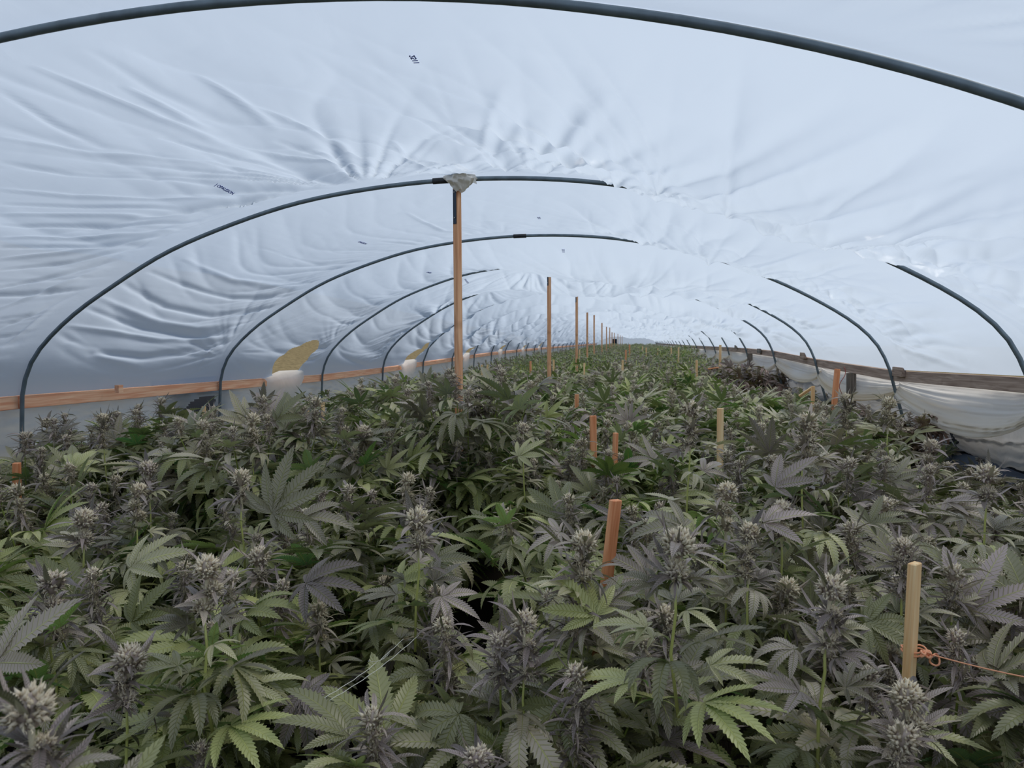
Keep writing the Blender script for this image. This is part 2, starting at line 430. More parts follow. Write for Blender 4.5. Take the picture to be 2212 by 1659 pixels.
def film_disp(sg, tg, b):
    """inward displacement of the film in bay b at arc position s, bay position t"""
    rs = np.random.default_rng(100 + b)
    hump = 4 * tg * (1 - tg)
    edge = np.clip(np.minimum(tg, 1 - tg) * (9 - 5 * np.clip((sg - .5) * 4, 0, 1)), 0, 1) ** (1.2 + 1.2 * np.clip((sg - .5) * 4, 0, 1))
    ends = np.clip(np.minimum(sg, 1 - sg) * 26, 0, 1)
    cR, wR = {0: (.735, .10), 1: (.73, .10), 2: (.64, .17), 3: (.60, .14)}.get(b, (rs.uniform(.6, .72), rs.uniform(.12, .2)))
    right = np.exp(-np.abs((sg - cR) / wR) ** 3.0)
    rl = np.clip((sg - .48) / .16, 0, 1) * np.clip((1.0 - sg) / .13, 0, 1)
    left = np.clip((.42 - sg) / .2, 0, 1) * np.clip(sg / .07, 0, 1)
    top = np.exp(-((sg - .47) / .15) ** 2)
    aR, aL, aT = {-1: (.08, .02, .02), 0: (.17, .03, .03), 1: (.085, .05, .02), 2: (.20, .045, .13), 3: (.15, .06, .24), 4: (.18, .09, .10)}.get(
        b, (rs.uniform(.16, .30), rs.uniform(.05, .20), rs.uniform(.10, .30)))
    sag = aR * right * np.sin(np.pi * np.clip(tg, 0, 1)) ** .9 + aL * left * hump + aT * top * np.sin(np.pi * np.clip(tg, 0, 1)) ** .9
    sag = sag + .06 * rl * hump + (.05 * np.sin(np.pi * tg) * ends if b > 3 else 0)
    right = rl
    # folds running along the tunnel, hanging in curves, strongest towards the far hoop
    wr = .035 * left - .035 * right
    sw = sg + wr * hump
    far = np.exp(-((1 - tg) / .42) ** 2); near = np.exp(-(tg / .30) ** 2)
    f1 = vnoise1(sw * 46 + 1.3 * vnoise1(tg * 2.3 + 3, 5 + b), 20 + b)
    f2 = vnoise1(sw * 105 + 1.6 * vnoise1(tg * 3.1, 9 + b), 40 + b)
    f3 = vnoise1(sw * 26 + 2.0 * tg, 60 + b)
    mod = .5 + .5 * vnoise2(sg * 9, tg * 2.0, 70 + b)
    big = .62 if b in (0, 1) else 1.0 if b < 3 else (1.4 if b == 3 else 2.0)
    side = .35 + .65 * np.clip(np.abs(sg - .5) * 3.2, 0, 1)
    amp = big * (.34 + .75 * far + .3 * near) * edge * ends * side
    folds = amp * (.040 * ridge(f1) * mod + .011 * ridge(f2) * (far + .2) + .050 * ridge(f3) * (1 - mod * .6) * (.3 + .7 * hump)) * (1 + 1.5 * rl)
    # fan of folds out of a gathered point on the far (or near) hoop
    fans = []
    if b == 0: fans = [(.408, 1, 1.1, 1.2), (.735, 1, 1.1, 2.4), (.56, 1, .7, 1.5), (.95, 1, .9, 1.6)]
    elif b == 1: fans = [(.03, 1, .35, 1.0), (.46, 1, .3, .6), (.95, 1, .9, 1.4), (.73, 1, .9, 2.0)]
    elif b == 2: fans = [(.40, 1, .9, .8), (.04, 1, .4, .9), (.93, 1, .9, 1.4), (.64, 1, .9, 1.8), (.04, 0, .35, 1.0)]
    elif b == 3: fans = [(.17, 1, .9, 1.2), (.46, 0, .8, 1.2), (.62, 0, .6, 1.0), (.92, 1, .6, 1.0), (.7, 1, .7, 1.0)]
    elif b == -1: fans = [(.72, 1, .6, .9), (.62, 0, .5, 1.2)]
    else:
        fans = [(rs.uniform(.05, .4), int(rs.integers(0, 2)), .8, 1.0), (rs.uniform(.6, .95), 1, .8, 1.0), (rs.uniform(.4, .6), 1, .7, .8)]
    LB = 2.3
    for k, (s0, t0, st, rad) in enumerate(fans):
        dx = (sg - s0) * ARCLEN; dy = (t0 - tg) * LB if t0 == 1 else tg * LB
        r = np.hypot(dx, dy) + 1e-4
        ph = np.arctan2(dx, dy + .06)
        fn = ridge(vnoise1((ph + 3.2) * 5.5 + .5 * vnoise1(r * 1.5, 7 + k), 200 + 10 * b + k)) + .5 * ridge(vnoise1((ph + 3.2) * 12, 300 + 10 * b + k))
        folds = folds + st * .050 * fn * np.clip(r / (.5 if st < .9 or b == 2 or s0 < .5 else 1.0), 0, 1) * np.exp(-(r / rad) ** 2) * np.clip(np.minimum(tg, 1 - tg) * 8, 0, 1) ** 1.6 * ends
    cl = np.clip((1 - tg) / (.16 + .22 * np.clip((sg - .44) * 6, 0, 1)), 0, 1); cl = cl * cl * (3 - 2 * cl)
    folds = folds * np.where(sg < .62, .12 + .88 * cl, cl)
    crease = .0016 * ridge(vnoise2(sg * 60 + 3 * tg, tg * 12 + sg * 9, 90 + b)) * edge
    if b == -1: crease = crease * 3
    return sag + folds + crease

# single folds of the film seen in the photograph: bay -> (course, half width m, height m)
FOLDS = {0: [
 ([(1106, 357), (1316, 345), (1416, 320), (1506, 280), (1656, 240), (1821, 185)], .035, .022), ([(1406, 345), (1556, 340), (1646, 310), (1806, 270), (1956, 230)], .030, -.022),
 ([(1440, 412), (1606, 415), (1756, 385), (1906, 365), (2106, 330)], .028, -.024), ([(1296, 400), (1456, 402), (1606, 388)], .02, .012),
 ([(1456, 432), (1606, 432), (1756, 410), (1950, 385)], .04, .024), ([(1356, 372), (1506, 372), (1656, 345), (1856, 300), (2050, 262)], .05, .026),
 ([(1556, 465), (1706, 480), (1906, 485), (2211, 485)], .028, -.020), ([(1631, 463), (1856, 450), (2056, 415), (2211, 392)], .04, .022),
 ([(1656, 480), (1806, 505), (1956, 520), (2106, 525), (2211, 528)], .03, .02), ([(1706, 500), (1856, 540), (2006, 580), (2150, 600)], .028, -.018),
 ([(1756, 520), (1906, 575), (2056, 615), (2211, 645)], .03, .02), ([(1831, 560), (1956, 600), (2106, 640), (2211, 665)], .022, -.016),
 ([(1900, 575), (2031, 625), (2211, 700)], .02, .014), ([(1900, 580), (2031, 640), (2211, 730)], .02, -.014), ([(1930, 600), (2080, 670), (2211, 752)], .02, .014),
 ([(1700, 492), (1880, 512), (2060, 560), (2211, 590)], .04, .018), ([(1600, 450), (1780, 440), (1980, 402), (2211, 350)], .035, -.016),
 ([(1106, 325), (1206, 255), (1256, 170)], .03, .018), ([(1126, 340), (1226, 270), (1321, 165)], .03, -.018), ([(1150, 345), (1356, 260), (1476, 190)], .035, .02),
 ([(1106, 350), (1256, 320), (1431, 290), (1540, 250)], .025, -.018), ([(1060, 340), (1080, 280), (1150, 200)], .03, .016), ([(1040, 330), (1052, 260), (1090, 160)], .02, -.012),
 ([(1000, 330), (975, 240), (930, 130)], .008, .004), ([(1416, 390), (1456, 300), (1466, 110)], .008, .004), ([(1700, 480), (1860, 330), (2060, 205)], .008, .004),
 ([(80, 155), (250, 220), (490, 310)], .022, -.016), ([(0, 200), (120, 270), (230, 320)], .018, .012), ([(275, 190), (375, 240), (450, 275)], .022, -.016),
 ([(430, 160), (510, 215), (600, 280)], .022, -.018), ([(550, 230), (650, 270), (750, 325), (810, 355)], .025, -.018), ([(490, 300), (600, 325), (750, 355), (950, 372)], .018, -.014),
 ([(350, 295), (450, 320), (650, 360), (850, 375)], .02, .014), ([(845, 300), (890, 340), (950, 370)], .02, -.014), ([(600, 300), (720, 340), (880, 372)], .02, .014),
 ([(200, 120), (330, 190), (520, 270)], .03, .010), ([(0, 350), (150, 370), (350, 380), (500, 400)], .02, .014), ([(0, 300), (200, 330), (400, 345), (600, 375)], .022, -.012),
 ([(0, 400), (150, 415), (350, 425), (500, 435)], .02, -.014), ([(0, 430), (200, 440), (400, 450)], .018, .016), ([(0, 455), (200, 460), (410, 468)], .02, -.014),
 ([(0, 480), (200, 480), (425, 480)], .02, .018), ([(0, 510), (200, 510), (375, 500)], .02, -.016), ([(0, 532), (180, 528), (350, 510)], .02, .018),
 ([(0, 555), (150, 545), (325, 520)], .02, -.014), ([(0, 580), (150, 562), (300, 535)], .02, .016), ([(0, 620), (125, 595), (250, 560)], .022, .018),
 ([(0, 665), (125, 625), (225, 585)], .022, -.014), ([(0, 710), (75, 680), (175, 630)], .022, .014), ([(0, 760), (60, 715), (130, 660)], .02, -.012)],
 1: [([(325, 590), (425, 620), (500, 635), (630, 640)], .03, .022), ([(150, 705), (250, 715), (350, 730), (500, 730)], .03, -.024), ([(250, 600), (350, 655), (450, 675), (600, 665)], .035, .026),
 ([(215, 645), (325, 685), (425, 705), (525, 695)], .035, -.024), ([(175, 665), (300, 700), (425, 720), (500, 715)], .03, .024), ([(150, 740), (225, 770), (300, 785)], .03, -.018),
 ([(125, 720), (200, 760), (300, 770), (450, 750)], .035, .022), ([(400, 560), (500, 600), (640, 620)], .03, -.016), ([(530, 520), (625, 550), (740, 580)], .008, .004),
 ([(480, 780), (500, 740), (560, 690)], .02, .012), ([(430, 800), (460, 760), (500, 725)], .02, -.012), ([(1460, 455), (1560, 500), (1660, 520)], .03, .014),
 ([(1520, 540), (1640, 555), (1760, 530)], .03, -.018), ([(1560, 560), (1700, 575), (1850, 560)], .03, .02), ([(1640, 600), (1760, 620), (1900, 610)], .03, -.02), ([(1700, 640), (1820, 650), (1950, 640)], .03, .02),
 ([(1750, 665), (1860, 690), (2000, 700)], .025, -.016), ([(1820, 690), (1930, 730), (2060, 775)], .02, .014), ([(1840, 715), (1950, 760), (2080, 800)], .02, -.014),
 ([(1400, 470), (1440, 520), (1500, 545)], .02, .012), ([(1270, 440), (1280, 480), (1290, 520)], .012, .006), ([(880, 460), (960, 500), (1040, 512)], .02, -.012), ([(820, 520), (900, 530), (990, 528)], .02, .012)]}
def fold_lines(b, sg, tg, base, y0, y1):
    out = np.zeros_like(sg)
    if b not in FOLDS: return out
    Y = y0 + (y1 - y0) * tg
    pts = np.stack([base[..., 0], Y, base[..., 1]], -1)
    px, py = project(pts.reshape(-1, 3)); px = px.reshape(sg.shape); py = py.reshape(sg.shape)
    S = sg * ARCLEN; T = tg * (y1 - y0)
    for k, (poly, w, h) in enumerate(FOLDS[b]):
        q = []
        for (x, y) in poly:
            i = int(np.argmin((px - x) ** 2 + (py - y) ** 2)); q.append((S.flat[i], T.flat[i]))
        L = [0]
        for i in range(len(q) - 1): L.append(L[-1] + math.hypot(q[i + 1][0] - q[i][0], q[i + 1][1] - q[i][1]))
        best = np.full(sg.shape, 9.0); along = np.zeros(sg.shape)
        for i in range(len(q) - 1):
            ax, ay = q[i]; bx, by = q[i + 1]; dx, dy = bx - ax, by - ay; l2 = dx * dx + dy * dy + 1e-9
            u = np.clip(((S - ax) * dx + (T - ay) * dy) / l2, 0, 1)
            d = np.hypot(S - ax - u * dx, T - ay - u * dy)
            m = d < best; best = np.where(m, d, best); along = np.where(m, L[i] + u * math.sqrt(l2), along)
        f = along / (L[-1] + 1e-9)
        tap = np.clip(np.sin(np.pi * np.clip(f * .9 + .05, 0, 1)), 0, 1) ** .7
        ww = w * (.6 + .8 * np.abs(f - (0 if poly[0][0] < 1000 else 0)))
        out += h * tap * np.exp(-(best / ww) ** 2)
    return out * np.clip((1 - tg) / .10, 0, 1) ** 1.5 * np.clip(tg / .05, 0, 1)

# vents cut in the film beside the left hip board: (bay, t0, half length, s top)
VENTS = [(2, .60, .165, .072), (4, .62, .17, .072), (6, .6, .14, .05), (8, .6, .14, .05), (10, .6, .14, .05), (12, .6, .14, .05)]
GRID = {}
def build_film():
    Vs, Fs, off = [], [], 0
    spans = [(-4, -5.2, -2.8, 200 // 4, 12), (-3, -2.8, -.45, 60, 14), (-1, -.45, HY[0], NS, 110)]
    for i in range(NH - 1):
        if i == 0: r = (NS, 190)
        elif i in (1,): r = (NS, 130)
        elif i in (2, 3): r = (NS, 90)
        elif i < 8: r = (301, 44)
        elif i < 14: r = (241, 20)
        else: r = (161, 10)
        spans.append((i, HY[i], HY[i + 1], r[0], r[1]))
    for (b, y0, y1, ns, nt) in spans:
        a0, a1 = arc_at(y0), arc_at(y1)
        idx = np.linspace(0, NS - 1, ns).round().astype(int)
        s = sN[idx]; t = np.linspace(0, 1, nt)
        sg, tg = np.meshgrid(s, t, indexing='ij')
        base = a0[idx][:, None, :] * (1 - tg[..., None]) + a1[idx][:, None, :] * tg[..., None]
        n = NIN[idx][:, None, :]
        d = film_disp(sg, tg, b) + fold_lines(b, sg, tg, base, y0, y1) - .016
        XZ = base + n * d[..., None]
        V = np.stack([XZ[..., 0], y0 + (y1 - y0) * tg, XZ[..., 1]], -1)
        GRID[b] = (V, sg, tg)
        i = np.arange(ns - 1)[:, None] * nt; j = np.arange(nt - 1)[None, :]
        Q = np.stack([i + j, i + j + 1, i + nt + j + 1, i + nt + j], -1).reshape(-1, 4)
        for (vb, t0, ht, st) in VENTS:
            if vb != b: continue
            # leaf-shaped opening leaning towards the far hoop
            u = (tg - t0 - 1.0 * (sg - st * .5) * 1.2) / ht; w = (sg - st * .46) / (st * .60)
            rr = u ** 2 + w ** 2
            near_ = np.abs(np.sqrt(rr) - 1) < .22
            # pull nearby vertices onto the rim so that the cut is smooth
            R_ = np.sqrt(rr)
            k = np.where(near_, (1 / np.maximum(R_, 1e-3) - 1) * .9, 0)
            dt = (tg - t0 - 1.2 * (sg - st * .5)) * k * (y1 - y0)
            V[..., 1] += dt
            ins = (rr < .98).reshape(-1)
            keep = ~(ins[Q].sum(1) >= 3)
            Q = Q[keep]
        Vs.append(V.reshape(-1, 3)); Fs.append(Q + off); off += ns * nt
    me = mesh_np('ceiling', np.vstack(Vs), [np.vstack(Fs)], [M['film']])
    o = link('ceiling', me)
    o['kind'] = 'structure'
    return o
ceiling = build_film()

ORD = ['first', 'second', 'third', 'fourth', 'fifth', 'sixth', 'seventh', 'eighth', 'ninth', 'tenth', 'eleventh', 'twelfth', 'thirteenth',
       'fourteenth', 'fifteenth', 'sixteenth', 'seventeenth', 'eighteenth', 'nineteenth', 'twentieth', 'twenty-first', 'twenty-second',
       'twenty-third', 'twenty-fourth', 'twenty-fifth', 'twenty-sixth', 'twenty-seventh', 'twenty-eighth', 'twenty-ninth', 'thirtieth',
       'thirty-first', 'thirty-second', 'thirty-third', 'thirty-fourth']

# ---- hoops
def hoop(Y, label, k=10, couplers=()):
    a = arc_at(Y)
    step = 8 if Y < 12 else 20
    pts = [(x, 0, z) for x, z in a[::step]]
    if (NS - 1) % step: pts.append((a[-1][0], 0, a[-1][1]))
    xl, zl = a[0]; xr, zr = a[-1]
    lo = [(xl - .05, 0, -.05), (xl - .03, 0, zl - .55), (xl - .012, 0, zl - .2)]
    ro = [(xr + .045, 0, zr - .16), (xr + .13, 0, zr - .45), (xr + .30, 0, -.05)]
    pts = np.array(lo + pts + ro)
    root = empty('hoop', (0, Y, 0), label, 'hoop', 'curved metal hoops of the tunnel')
    mb = MB(); mb.tube(pts, .0135 if Y < 10 else .015, k)
    mb.build('pipe', M['pipe'], root, smooth=True)
    for s in couplers:
        i = int(s * (NS - 1)); c = MB()
        c.tube(np.array([(a[j][0], 0, a[j][1]) for j in (i - 4, i, i + 4)]), .0185, 12)
        c.build('coupler', M['black'], root, smooth=True)
    return root
def s_at_px(hi, px):
    a = arc_at(HY[hi]); Y = HY[hi]
    best = min(range(NS), key=lambda i: abs((a[i][0] / Y) - ray(px, 400)[0]))
    return best / (NS - 1)
hoop(HYB[0], 'galvanised hoop overhead behind the viewpoint')
for i, Y in enumerate(HY):
    cp = ()
    if i == 1: cp = (s_at_px(1, 954), s_at_px(1, 966))
    if i == 2: cp = (s_at_px(2, 1124),)
    if i == 5: cp = (.47,)
    if i == 0: lb = 'thick grey pipe hoop closest to the viewer, arching across the top'
    elif i == 1: lb = 'grey pipe hoop with black coupler tied to the front wooden post'
    else: lb = f'grey pipe hoop, {ORD[i]} one counted from the front'
    hoop(Y, lb, 10 if i < 6 else 6, cp)

# ---- hip boards
def board(p0, p1, h, th, mat, root, name='plank'):
    p0 = np.array(p0); p1 = np.array(p1); d = p1 - p0; L = np.linalg.norm(d); d = d / L
    y = d; x = np.cross(y, [0, 0, 1]); x /= np.linalg.norm(x); z = np.cross(x, y)
    R = np.stack([x, y, z], 1)
    mb = MB(); mb.box((0, 0, 0), (th, L, h))
    o = mb.build(name, mat, root)
    q = Matrix([list(R[0]) + [0], list(R[1]) + [0], list(R[2]) + [0], [0, 0, 0, 1]])
    o.matrix_local = Matrix.Translation(Vector((p0 + p1) / 2) - (root.location if root else Vector())) @ q
    bevel(o, .003, 1)
    return o
def rail_run(side):
    ys = [-5.2, -.4] + HY[0:8:1] + HY[9::2]
    ys = [-5.2, .3] + HY[0:9] + HY[10::2]
    if ys[-1] != ENDY: ys.append(ENDY)
    for k in range(len(ys) - 1):
        y0, y1 = ys[k], ys[k + 1]
        if side == 'left':
            x = SHP[0][0] - .045; z = zL; mt = M['cedar']; hh = .088
        else:
            x = SHP[-1][0] + .045; z = zR; mt = M['rail_grey']; hh = .085
        a = (x + float(xoff(y0)), y0 + .004, ZC + float(z(y0)) - .045); b_ = (x + float(xoff(y1)), y1 - .004, ZC + float(z(y1)) - .045)
        hi = next((i for i in range(NH) if HY[i] >= y1 - .01), NH - 1)
        tone = 'reddish new' if side == 'left' else 'weathered grey brown'
        lb = f'{tone} hip board on the {side} side, running up to the {ORD[hi]} hoop'
        root = board(a, b_, hh, .038, mt, None, 'hip_board')
        tag(root, lb, 'board', f'{tone} hip boards along the {side} side')
rail_run('left'); rail_run('right')
# short splice blocks screwed on the right hip board
for (px, py, lb) in ((1942, 803, 'short wooden splice block on the right hip board beside the third hoop'),
                     (1735, 768, 'short wooden splice block on the right hip board before the fourth hoop'),
                     (1640, 758, 'small dark block on the right hip board beyond the fifth hoop'),
                     (1590, 749, 'small dark block on the right hip board near the seventh hoop')):
    r = ray(px, py); Y = (SHP[-1][0] - .0) / r[0]
    mb = MB(); mb.box((0, 0, 0), (.036, .20, .075))
    o = mb.build('splice_block', M['rail_grey'] if px > 1700 else M['post_grey'], None, (r[0] * Y + .0, Y, ZC + r[2] * Y - .0))
    bevel(o, .003, 1)
    tag(o, lb, 'wood block')
r = ray(257, 840); Y = (SHP[0][0]) / r[0]
mb = MB(); mb.box((0, 0, 0), (.036, .05, .06)); o = mb.build('splice_block', M['cedar'], None, (r[0] * Y, Y, ZC + r[2] * Y))
tag(o, 'tiny wooden block on the left hip board between second and third hoop', 'wood block')

# ---- side sheets
def sheet(name, ys, cols, mat, disp, nv, kind='structure', hole=None):
    """cols(Y)-> list of (x,z) from top to bottom; disp(y,v)->offset along x"""
    ys = np.asarray(ys); nt = len(ys)
    v = np.linspace(0, 1, nv)
    V = np.zeros((nt, nv, 3))
    for i, y in enumerate(ys):
        c = np.array(cols(y)); L = np.concatenate([[0], np.cumsum(np.linalg.norm(np.diff(c, axis=0), axis=1))]); L /= L[-1]
        V[i, :, 0] = np.interp(v, L, c[:, 0]); V[i, :, 2] = np.interp(v, L, c[:, 1]); V[i, :, 1] = y
    Yg, Vg = np.meshgrid(ys, v, indexing='ij')
    V[..., 0] += disp(Yg, Vg)
    i = np.arange(nt - 1)[:, None] * nv; j = np.arange(nv - 1)[None, :]
    Q = np.stack([i + j, i + j + 1, i + nv + j + 1, i + nv + j], -1).reshape(-1, 4)
    if hole is not None:
        ins = hole(Yg, Vg, V).reshape(-1); Q = Q[ins[Q].sum(1) < 3]
    me = mesh_np(name, V.reshape(-1, 3), [Q], [mat])
    o = link(name, me)
    if kind: o['kind'] = kind
    return o
def ysamp(dn, df):
    return np.concatenate([np.arange(-5.2, 0.5, .25), np.arange(.5, 14, dn), np.arange(14, 30, df), np.arange(30, ENDY, df * 3), [ENDY]])
def wl_cols(y):
    x = SHP[0][0] - .07 + float(xoff(y)); z = ZC + float(zL(y)) - .03
    return [(x, z), (x - .05, z - .3), (x - .06, z - .7), (x + .02, -.02)]
def wl_disp(y, v):
    b = .034 * ridge(vnoise1(y * 5.5 + 1.5 * v + .8 * vnoise1(v * 4, 3), 401)) * (.3 + v) + .03 * vnoise2(y * 1.2, v * 5, 402) * v + .035 * ridge(vnoise1(v * 14 + 1.5 * np.sin(y * 1.3), 403)) * (1 - v)
    return np.abs(b) * -1 * (v > 0)
def wl_hole(y, v, V):        # torn flap by the third hoop showing the black cloth behind
    return ((y - 6.15) / .30) ** 2 + ((v - .26 + .25 * (y - 6.1)) / .14) ** 2 < 1
sheet('wall_left', ysamp(.03, .15), wl_cols, M['film_wall'], wl_disp, 60, hole=wl_hole)
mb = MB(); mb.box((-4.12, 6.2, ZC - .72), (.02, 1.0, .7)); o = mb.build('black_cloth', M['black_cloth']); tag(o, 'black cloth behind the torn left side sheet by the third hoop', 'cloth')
def wr_cols(y):
    x = SHP[-1][0] + .12 + float(xoff(y)); z = ZC + float(zR(y)) - .05
    e = .03 * vnoise1(np.array(y * 5.0), 411) + .012 * vnoise1(np.array(y * 19.0), 412)
    return [(x, z), (x + .10, z - .35), (x + .16, ZC - .80 + float(e))]
def wr_disp(y, v):
    return .022 * ridge(vnoise1(v * 9 + 1.1 * np.sin(y * .9) + .6 * vnoise1(y * 2, 5), 421)) + .03 * vnoise2(y * 1.3, v * 4, 422) + .008 * ridge(vnoise2(y * 7 + 9 * v, v * 16, 423))
HOLE = [(px, py) for px, py in ((1990, 955), (1992, 938), (2000, 934), (2012, 926), (2017, 931), (2018, 944), (2004, 950))]
def in_poly(X, Yv, poly):
    ins = np.zeros(X.shape, bool); n = len(poly)
    for i in range(n):
        x1, y1 = poly[i]; x2, y2 = poly[(i + 1) % n]
        c = ((y1 > Yv) != (y2 > Yv)) & (X < (x2 - x1) * (Yv - y1) / (y2 - y1 + 1e-9) + x1)
        ins ^= c
    return ins
def wr_hole(y, v, V):
    # ragged tear; its outline is fixed in the sheet's own length and height
    c = V[np.unravel_index(np.argmin(np.abs(y - 5.72) + 4 * np.abs(V[..., 2] - (ZC - .745))), y.shape)]
    a = (V[..., 1] - 5.72) / .17; b = (V[..., 2] - (ZC - .745)) / .075
    return (np.abs(a) + np.abs(b) * (1.1 + .3 * np.sin(7 * a)) < .95) & ~((a > .1) & (b > -.3 - a))
sheet('wall_right', ysamp(.03, .15), wr_cols, M['tarp_grey'], wr_disp, 64, hole=wr_hole)
def bk_cols(y):
    x = SHP[-1][0] + .42 + float(xoff(y)); return [(x, ZC - .45), (x + .03, ZC - .95), (x + .1, ZC - 1.1)]
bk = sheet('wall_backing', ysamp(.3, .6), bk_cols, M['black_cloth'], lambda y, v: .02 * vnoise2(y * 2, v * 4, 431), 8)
bk.name = 'trim_1'
def gc_cols(y):
    x = SHP[-1][0] + .50 + float(xoff(y)); return [(x, ZC - .86), (x - .12, ZC - .90), (x - .45, ZC - 1.12), (x - .9, ZC - 1.42)]
gc = sheet('trim_2', ysamp(.05, .3), gc_cols, M['web_cloth'], lambda y, v: .02 * vnoise2(y * 3, v * 6, 432), 24)

# ---- gathered curtain under the right hip board
def build_curtain():
    hs = [-.45] + HY
    ys, zb = [], []
    Vs, Cs, Fs, off = [], [], [], 0
    nv = 46
    for k in range(len(hs) - 1):
        y0, y1 = hs[k], hs[k + 1]
        nt = 90 if k < 5 else (30 if k < 12 else 10)
        t = np.linspace(0, 1, nt)
        rs = np.random.default_rng(500 + k)
        drop = {0: .36, 1: .37, 2: .33, 3: .30, 4: .26, 5: .30}.get(k, rs.uniform(.2, .34))
        skew = {1: .05, 2: .1, 3: -.12, 4: .1}.get(k, rs.uniform(-.1, .1))
        tt = np.clip(t + skew * np.sin(np.pi * t), 0, 1)
        cat = (1 - (2 * tt - 1) ** 2) ** .75
        lo = .12 + (drop - .12) * cat                 # depth of the lower edge under the board
        v = np.linspace(0, 1, nv)
        tg, vg = np.meshgrid(t, v, indexing='ij')
        Lg = lo[:, None]
        y = y0 + (y1 - y0) * tg
        ztop = ZC + zR(y) - .07
        z = ztop - Lg * np.clip(vg * 1.12, 0, 1.0) ** 1.0
        roll = np.clip((vg - .55) / .45, 0, 1)
        gath = .6 + .4 * cat[:, None]
        x = SHP[-1][0] + .085 + xoff(y) - .055 * np.sin(np.pi * roll) * gath - .015 * vg
        z = z - .012 * np.sin(np.pi * roll)
        z = np.where(vg > .9, z + (vg - .9) * .35, z)
        x = np.where(vg > .9, x + (vg - .9) * .45, x)
        fv = vnoise1(vg * 15 + .9 * np.sin(np.pi * tg) + .7 * vnoise1(tg * 3, 510 + k) * vg, 520 + k)
        fw = vnoise1(vg * 30 + 2 * tg + k, 540 + k)
        x = x - (.030 * ridge(fv) + .011 * ridge(fw)) * np.clip(vg * 3, 0, 1) * (.4 + .6 * roll)
        V = np.stack([x, y, z], -1)
        cream = np.clip((vg - .42 + .12 * vnoise1(tg * 4, 550 + k)) / .25, 0, 1) * (.6 + .4 * vnoise1(vg * 12 + tg, 560 + k))
        cream = np.clip(cream, 0, 1)
        C = np.stack([cream, cream, cream, np.ones_like(cream)], -1)
        i = np.arange(nt - 1)[:, None] * nv; j = np.arange(nv - 1)[None, :]
        Q = np.stack([i + j, i + j + 1, i + nv + j + 1, i + nv + j], -1).reshape(-1, 4)
        Vs.append(V.reshape(-1, 3)); Cs.append(C.reshape(-1, 4)); Fs.append(Q + off); off += nt * nv
    me = mesh_np('side_curtain', np.vstack(Vs), [np.vstack(Fs)], [M['curtain']], colr=np.vstack(Cs))
    o = link('side_curtain', me)
    tag(o, 'long white and cream film curtain bunched in swags under the right hip board', 'curtain')
build_curtain()

# ---- film flaps folded over the left hip board below the vents
for n_, (b, t0, ht, st) in enumerate(VENTS):
    y0, y1 = HY[b], HY[b + 1]
    ya = y0 + (y1 - y0) * (t0 - ht * 1.45); yb = y0 + (y1 - y0) * (t0 + ht * .85)
    nt, nv = 40, 24
    t = np.linspace(0, 1, nt); v = np.linspace(0, 1, nv)
    tg, vg = np.meshgrid(t, v, indexing='ij')
    y = ya + (yb - ya) * tg
    x = SHP[0][0] + xoff(y) + .0 + .03 * np.clip(vg * 6, 0, 1) + .012 * ridge(vnoise1(tg * 5 + vg, 600 + n_)) * vg - .035 * (vg < .02)
    z = ZC + zL(y) + .075 * np.clip(tg * 2.2, 0, 1) - vg * (.10 + .30 * np.sin(np.pi * np.clip(tg * .9 + .1, 0, 1)) ** 1.0)
    V = np.stack([x, y, z], -1)
    i = np.arange(nt - 1)[:, None] * nv; j = np.arange(nv - 1)[None, :]
    Q = np.stack([i + j, i + j + 1, i + nv + j + 1, i + nv + j], -1).reshape(-1, 4)
    me = mesh_np('film_flap', V.reshape(-1, 3), [Q], [M['film_wall']])
    o = link('film_flap', me)
    tag(o, f'white film flap folded over the left hip board below the {ORD[n_]} vent hole', 'plastic flap', 'film flaps hanging over the left hip board')

# ---- far end wall
a = arc_at(ENDY)
nv = 14
V = []
for i in range(0, NS, 8):
    x, z = a[i]
    for k in range(nv):
        V.append((x, ENDY + .02, z + (0.0 - z) * k / (nv - 1)))
V = np.array(V); n0 = len(range(0, NS, 8))
i = np.arange(n0 - 1)[:, None] * nv; j = np.arange(nv - 1)[None, :]
Q = np.stack([i + j, i + j + 1, i + nv + j + 1, i + nv + j], -1).reshape(-1, 4)
o = link('wall_back', mesh_np('wall_back', V, [Q], [M['film']])); o['kind'] = 'structure'
p = P(1328, 737, ENDY - .15)
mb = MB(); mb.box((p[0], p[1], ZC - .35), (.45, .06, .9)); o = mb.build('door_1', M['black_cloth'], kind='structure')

# ---- ground and the dry hillside outside
g = 40
gx = np.concatenate([np.linspace(-60, -4.3, 26), np.linspace(-4.25, 3.2, 8), np.linspace(3.3, 40, 10)])
gy = np.linspace(-12, 110, 60)
X, Yg = np.meshgrid(gx, gy, indexing='ij')
Z = np.where(X < -5, (-X - 5) * .20 + .25 * vnoise2(X * .2, Yg * .2, 700), 0)
Z = np.where(X > 4, .02 * (X - 4), Z)
V = np.stack([X, Yg, Z - .0], -1).reshape(-1, 3)
i = np.arange(len(gx) - 1)[:, None] * len(gy); j = np.arange(len(gy) - 1)[None, :]
Q = np.stack([i + j, i + len(gy) + j, i + len(gy) + j + 1, i + j + 1], -1).reshape(-1, 4)
cx_ = V[Q].mean(1)[:, 0]
inside = (cx_ > -4.2) & (cx_ < 3.2)
me = mesh_np('floor', V, [Q], [M['grass'], M['soil']], mi=inside.astype(int))
o = link('floor', me); o['kind'] = 'structure'

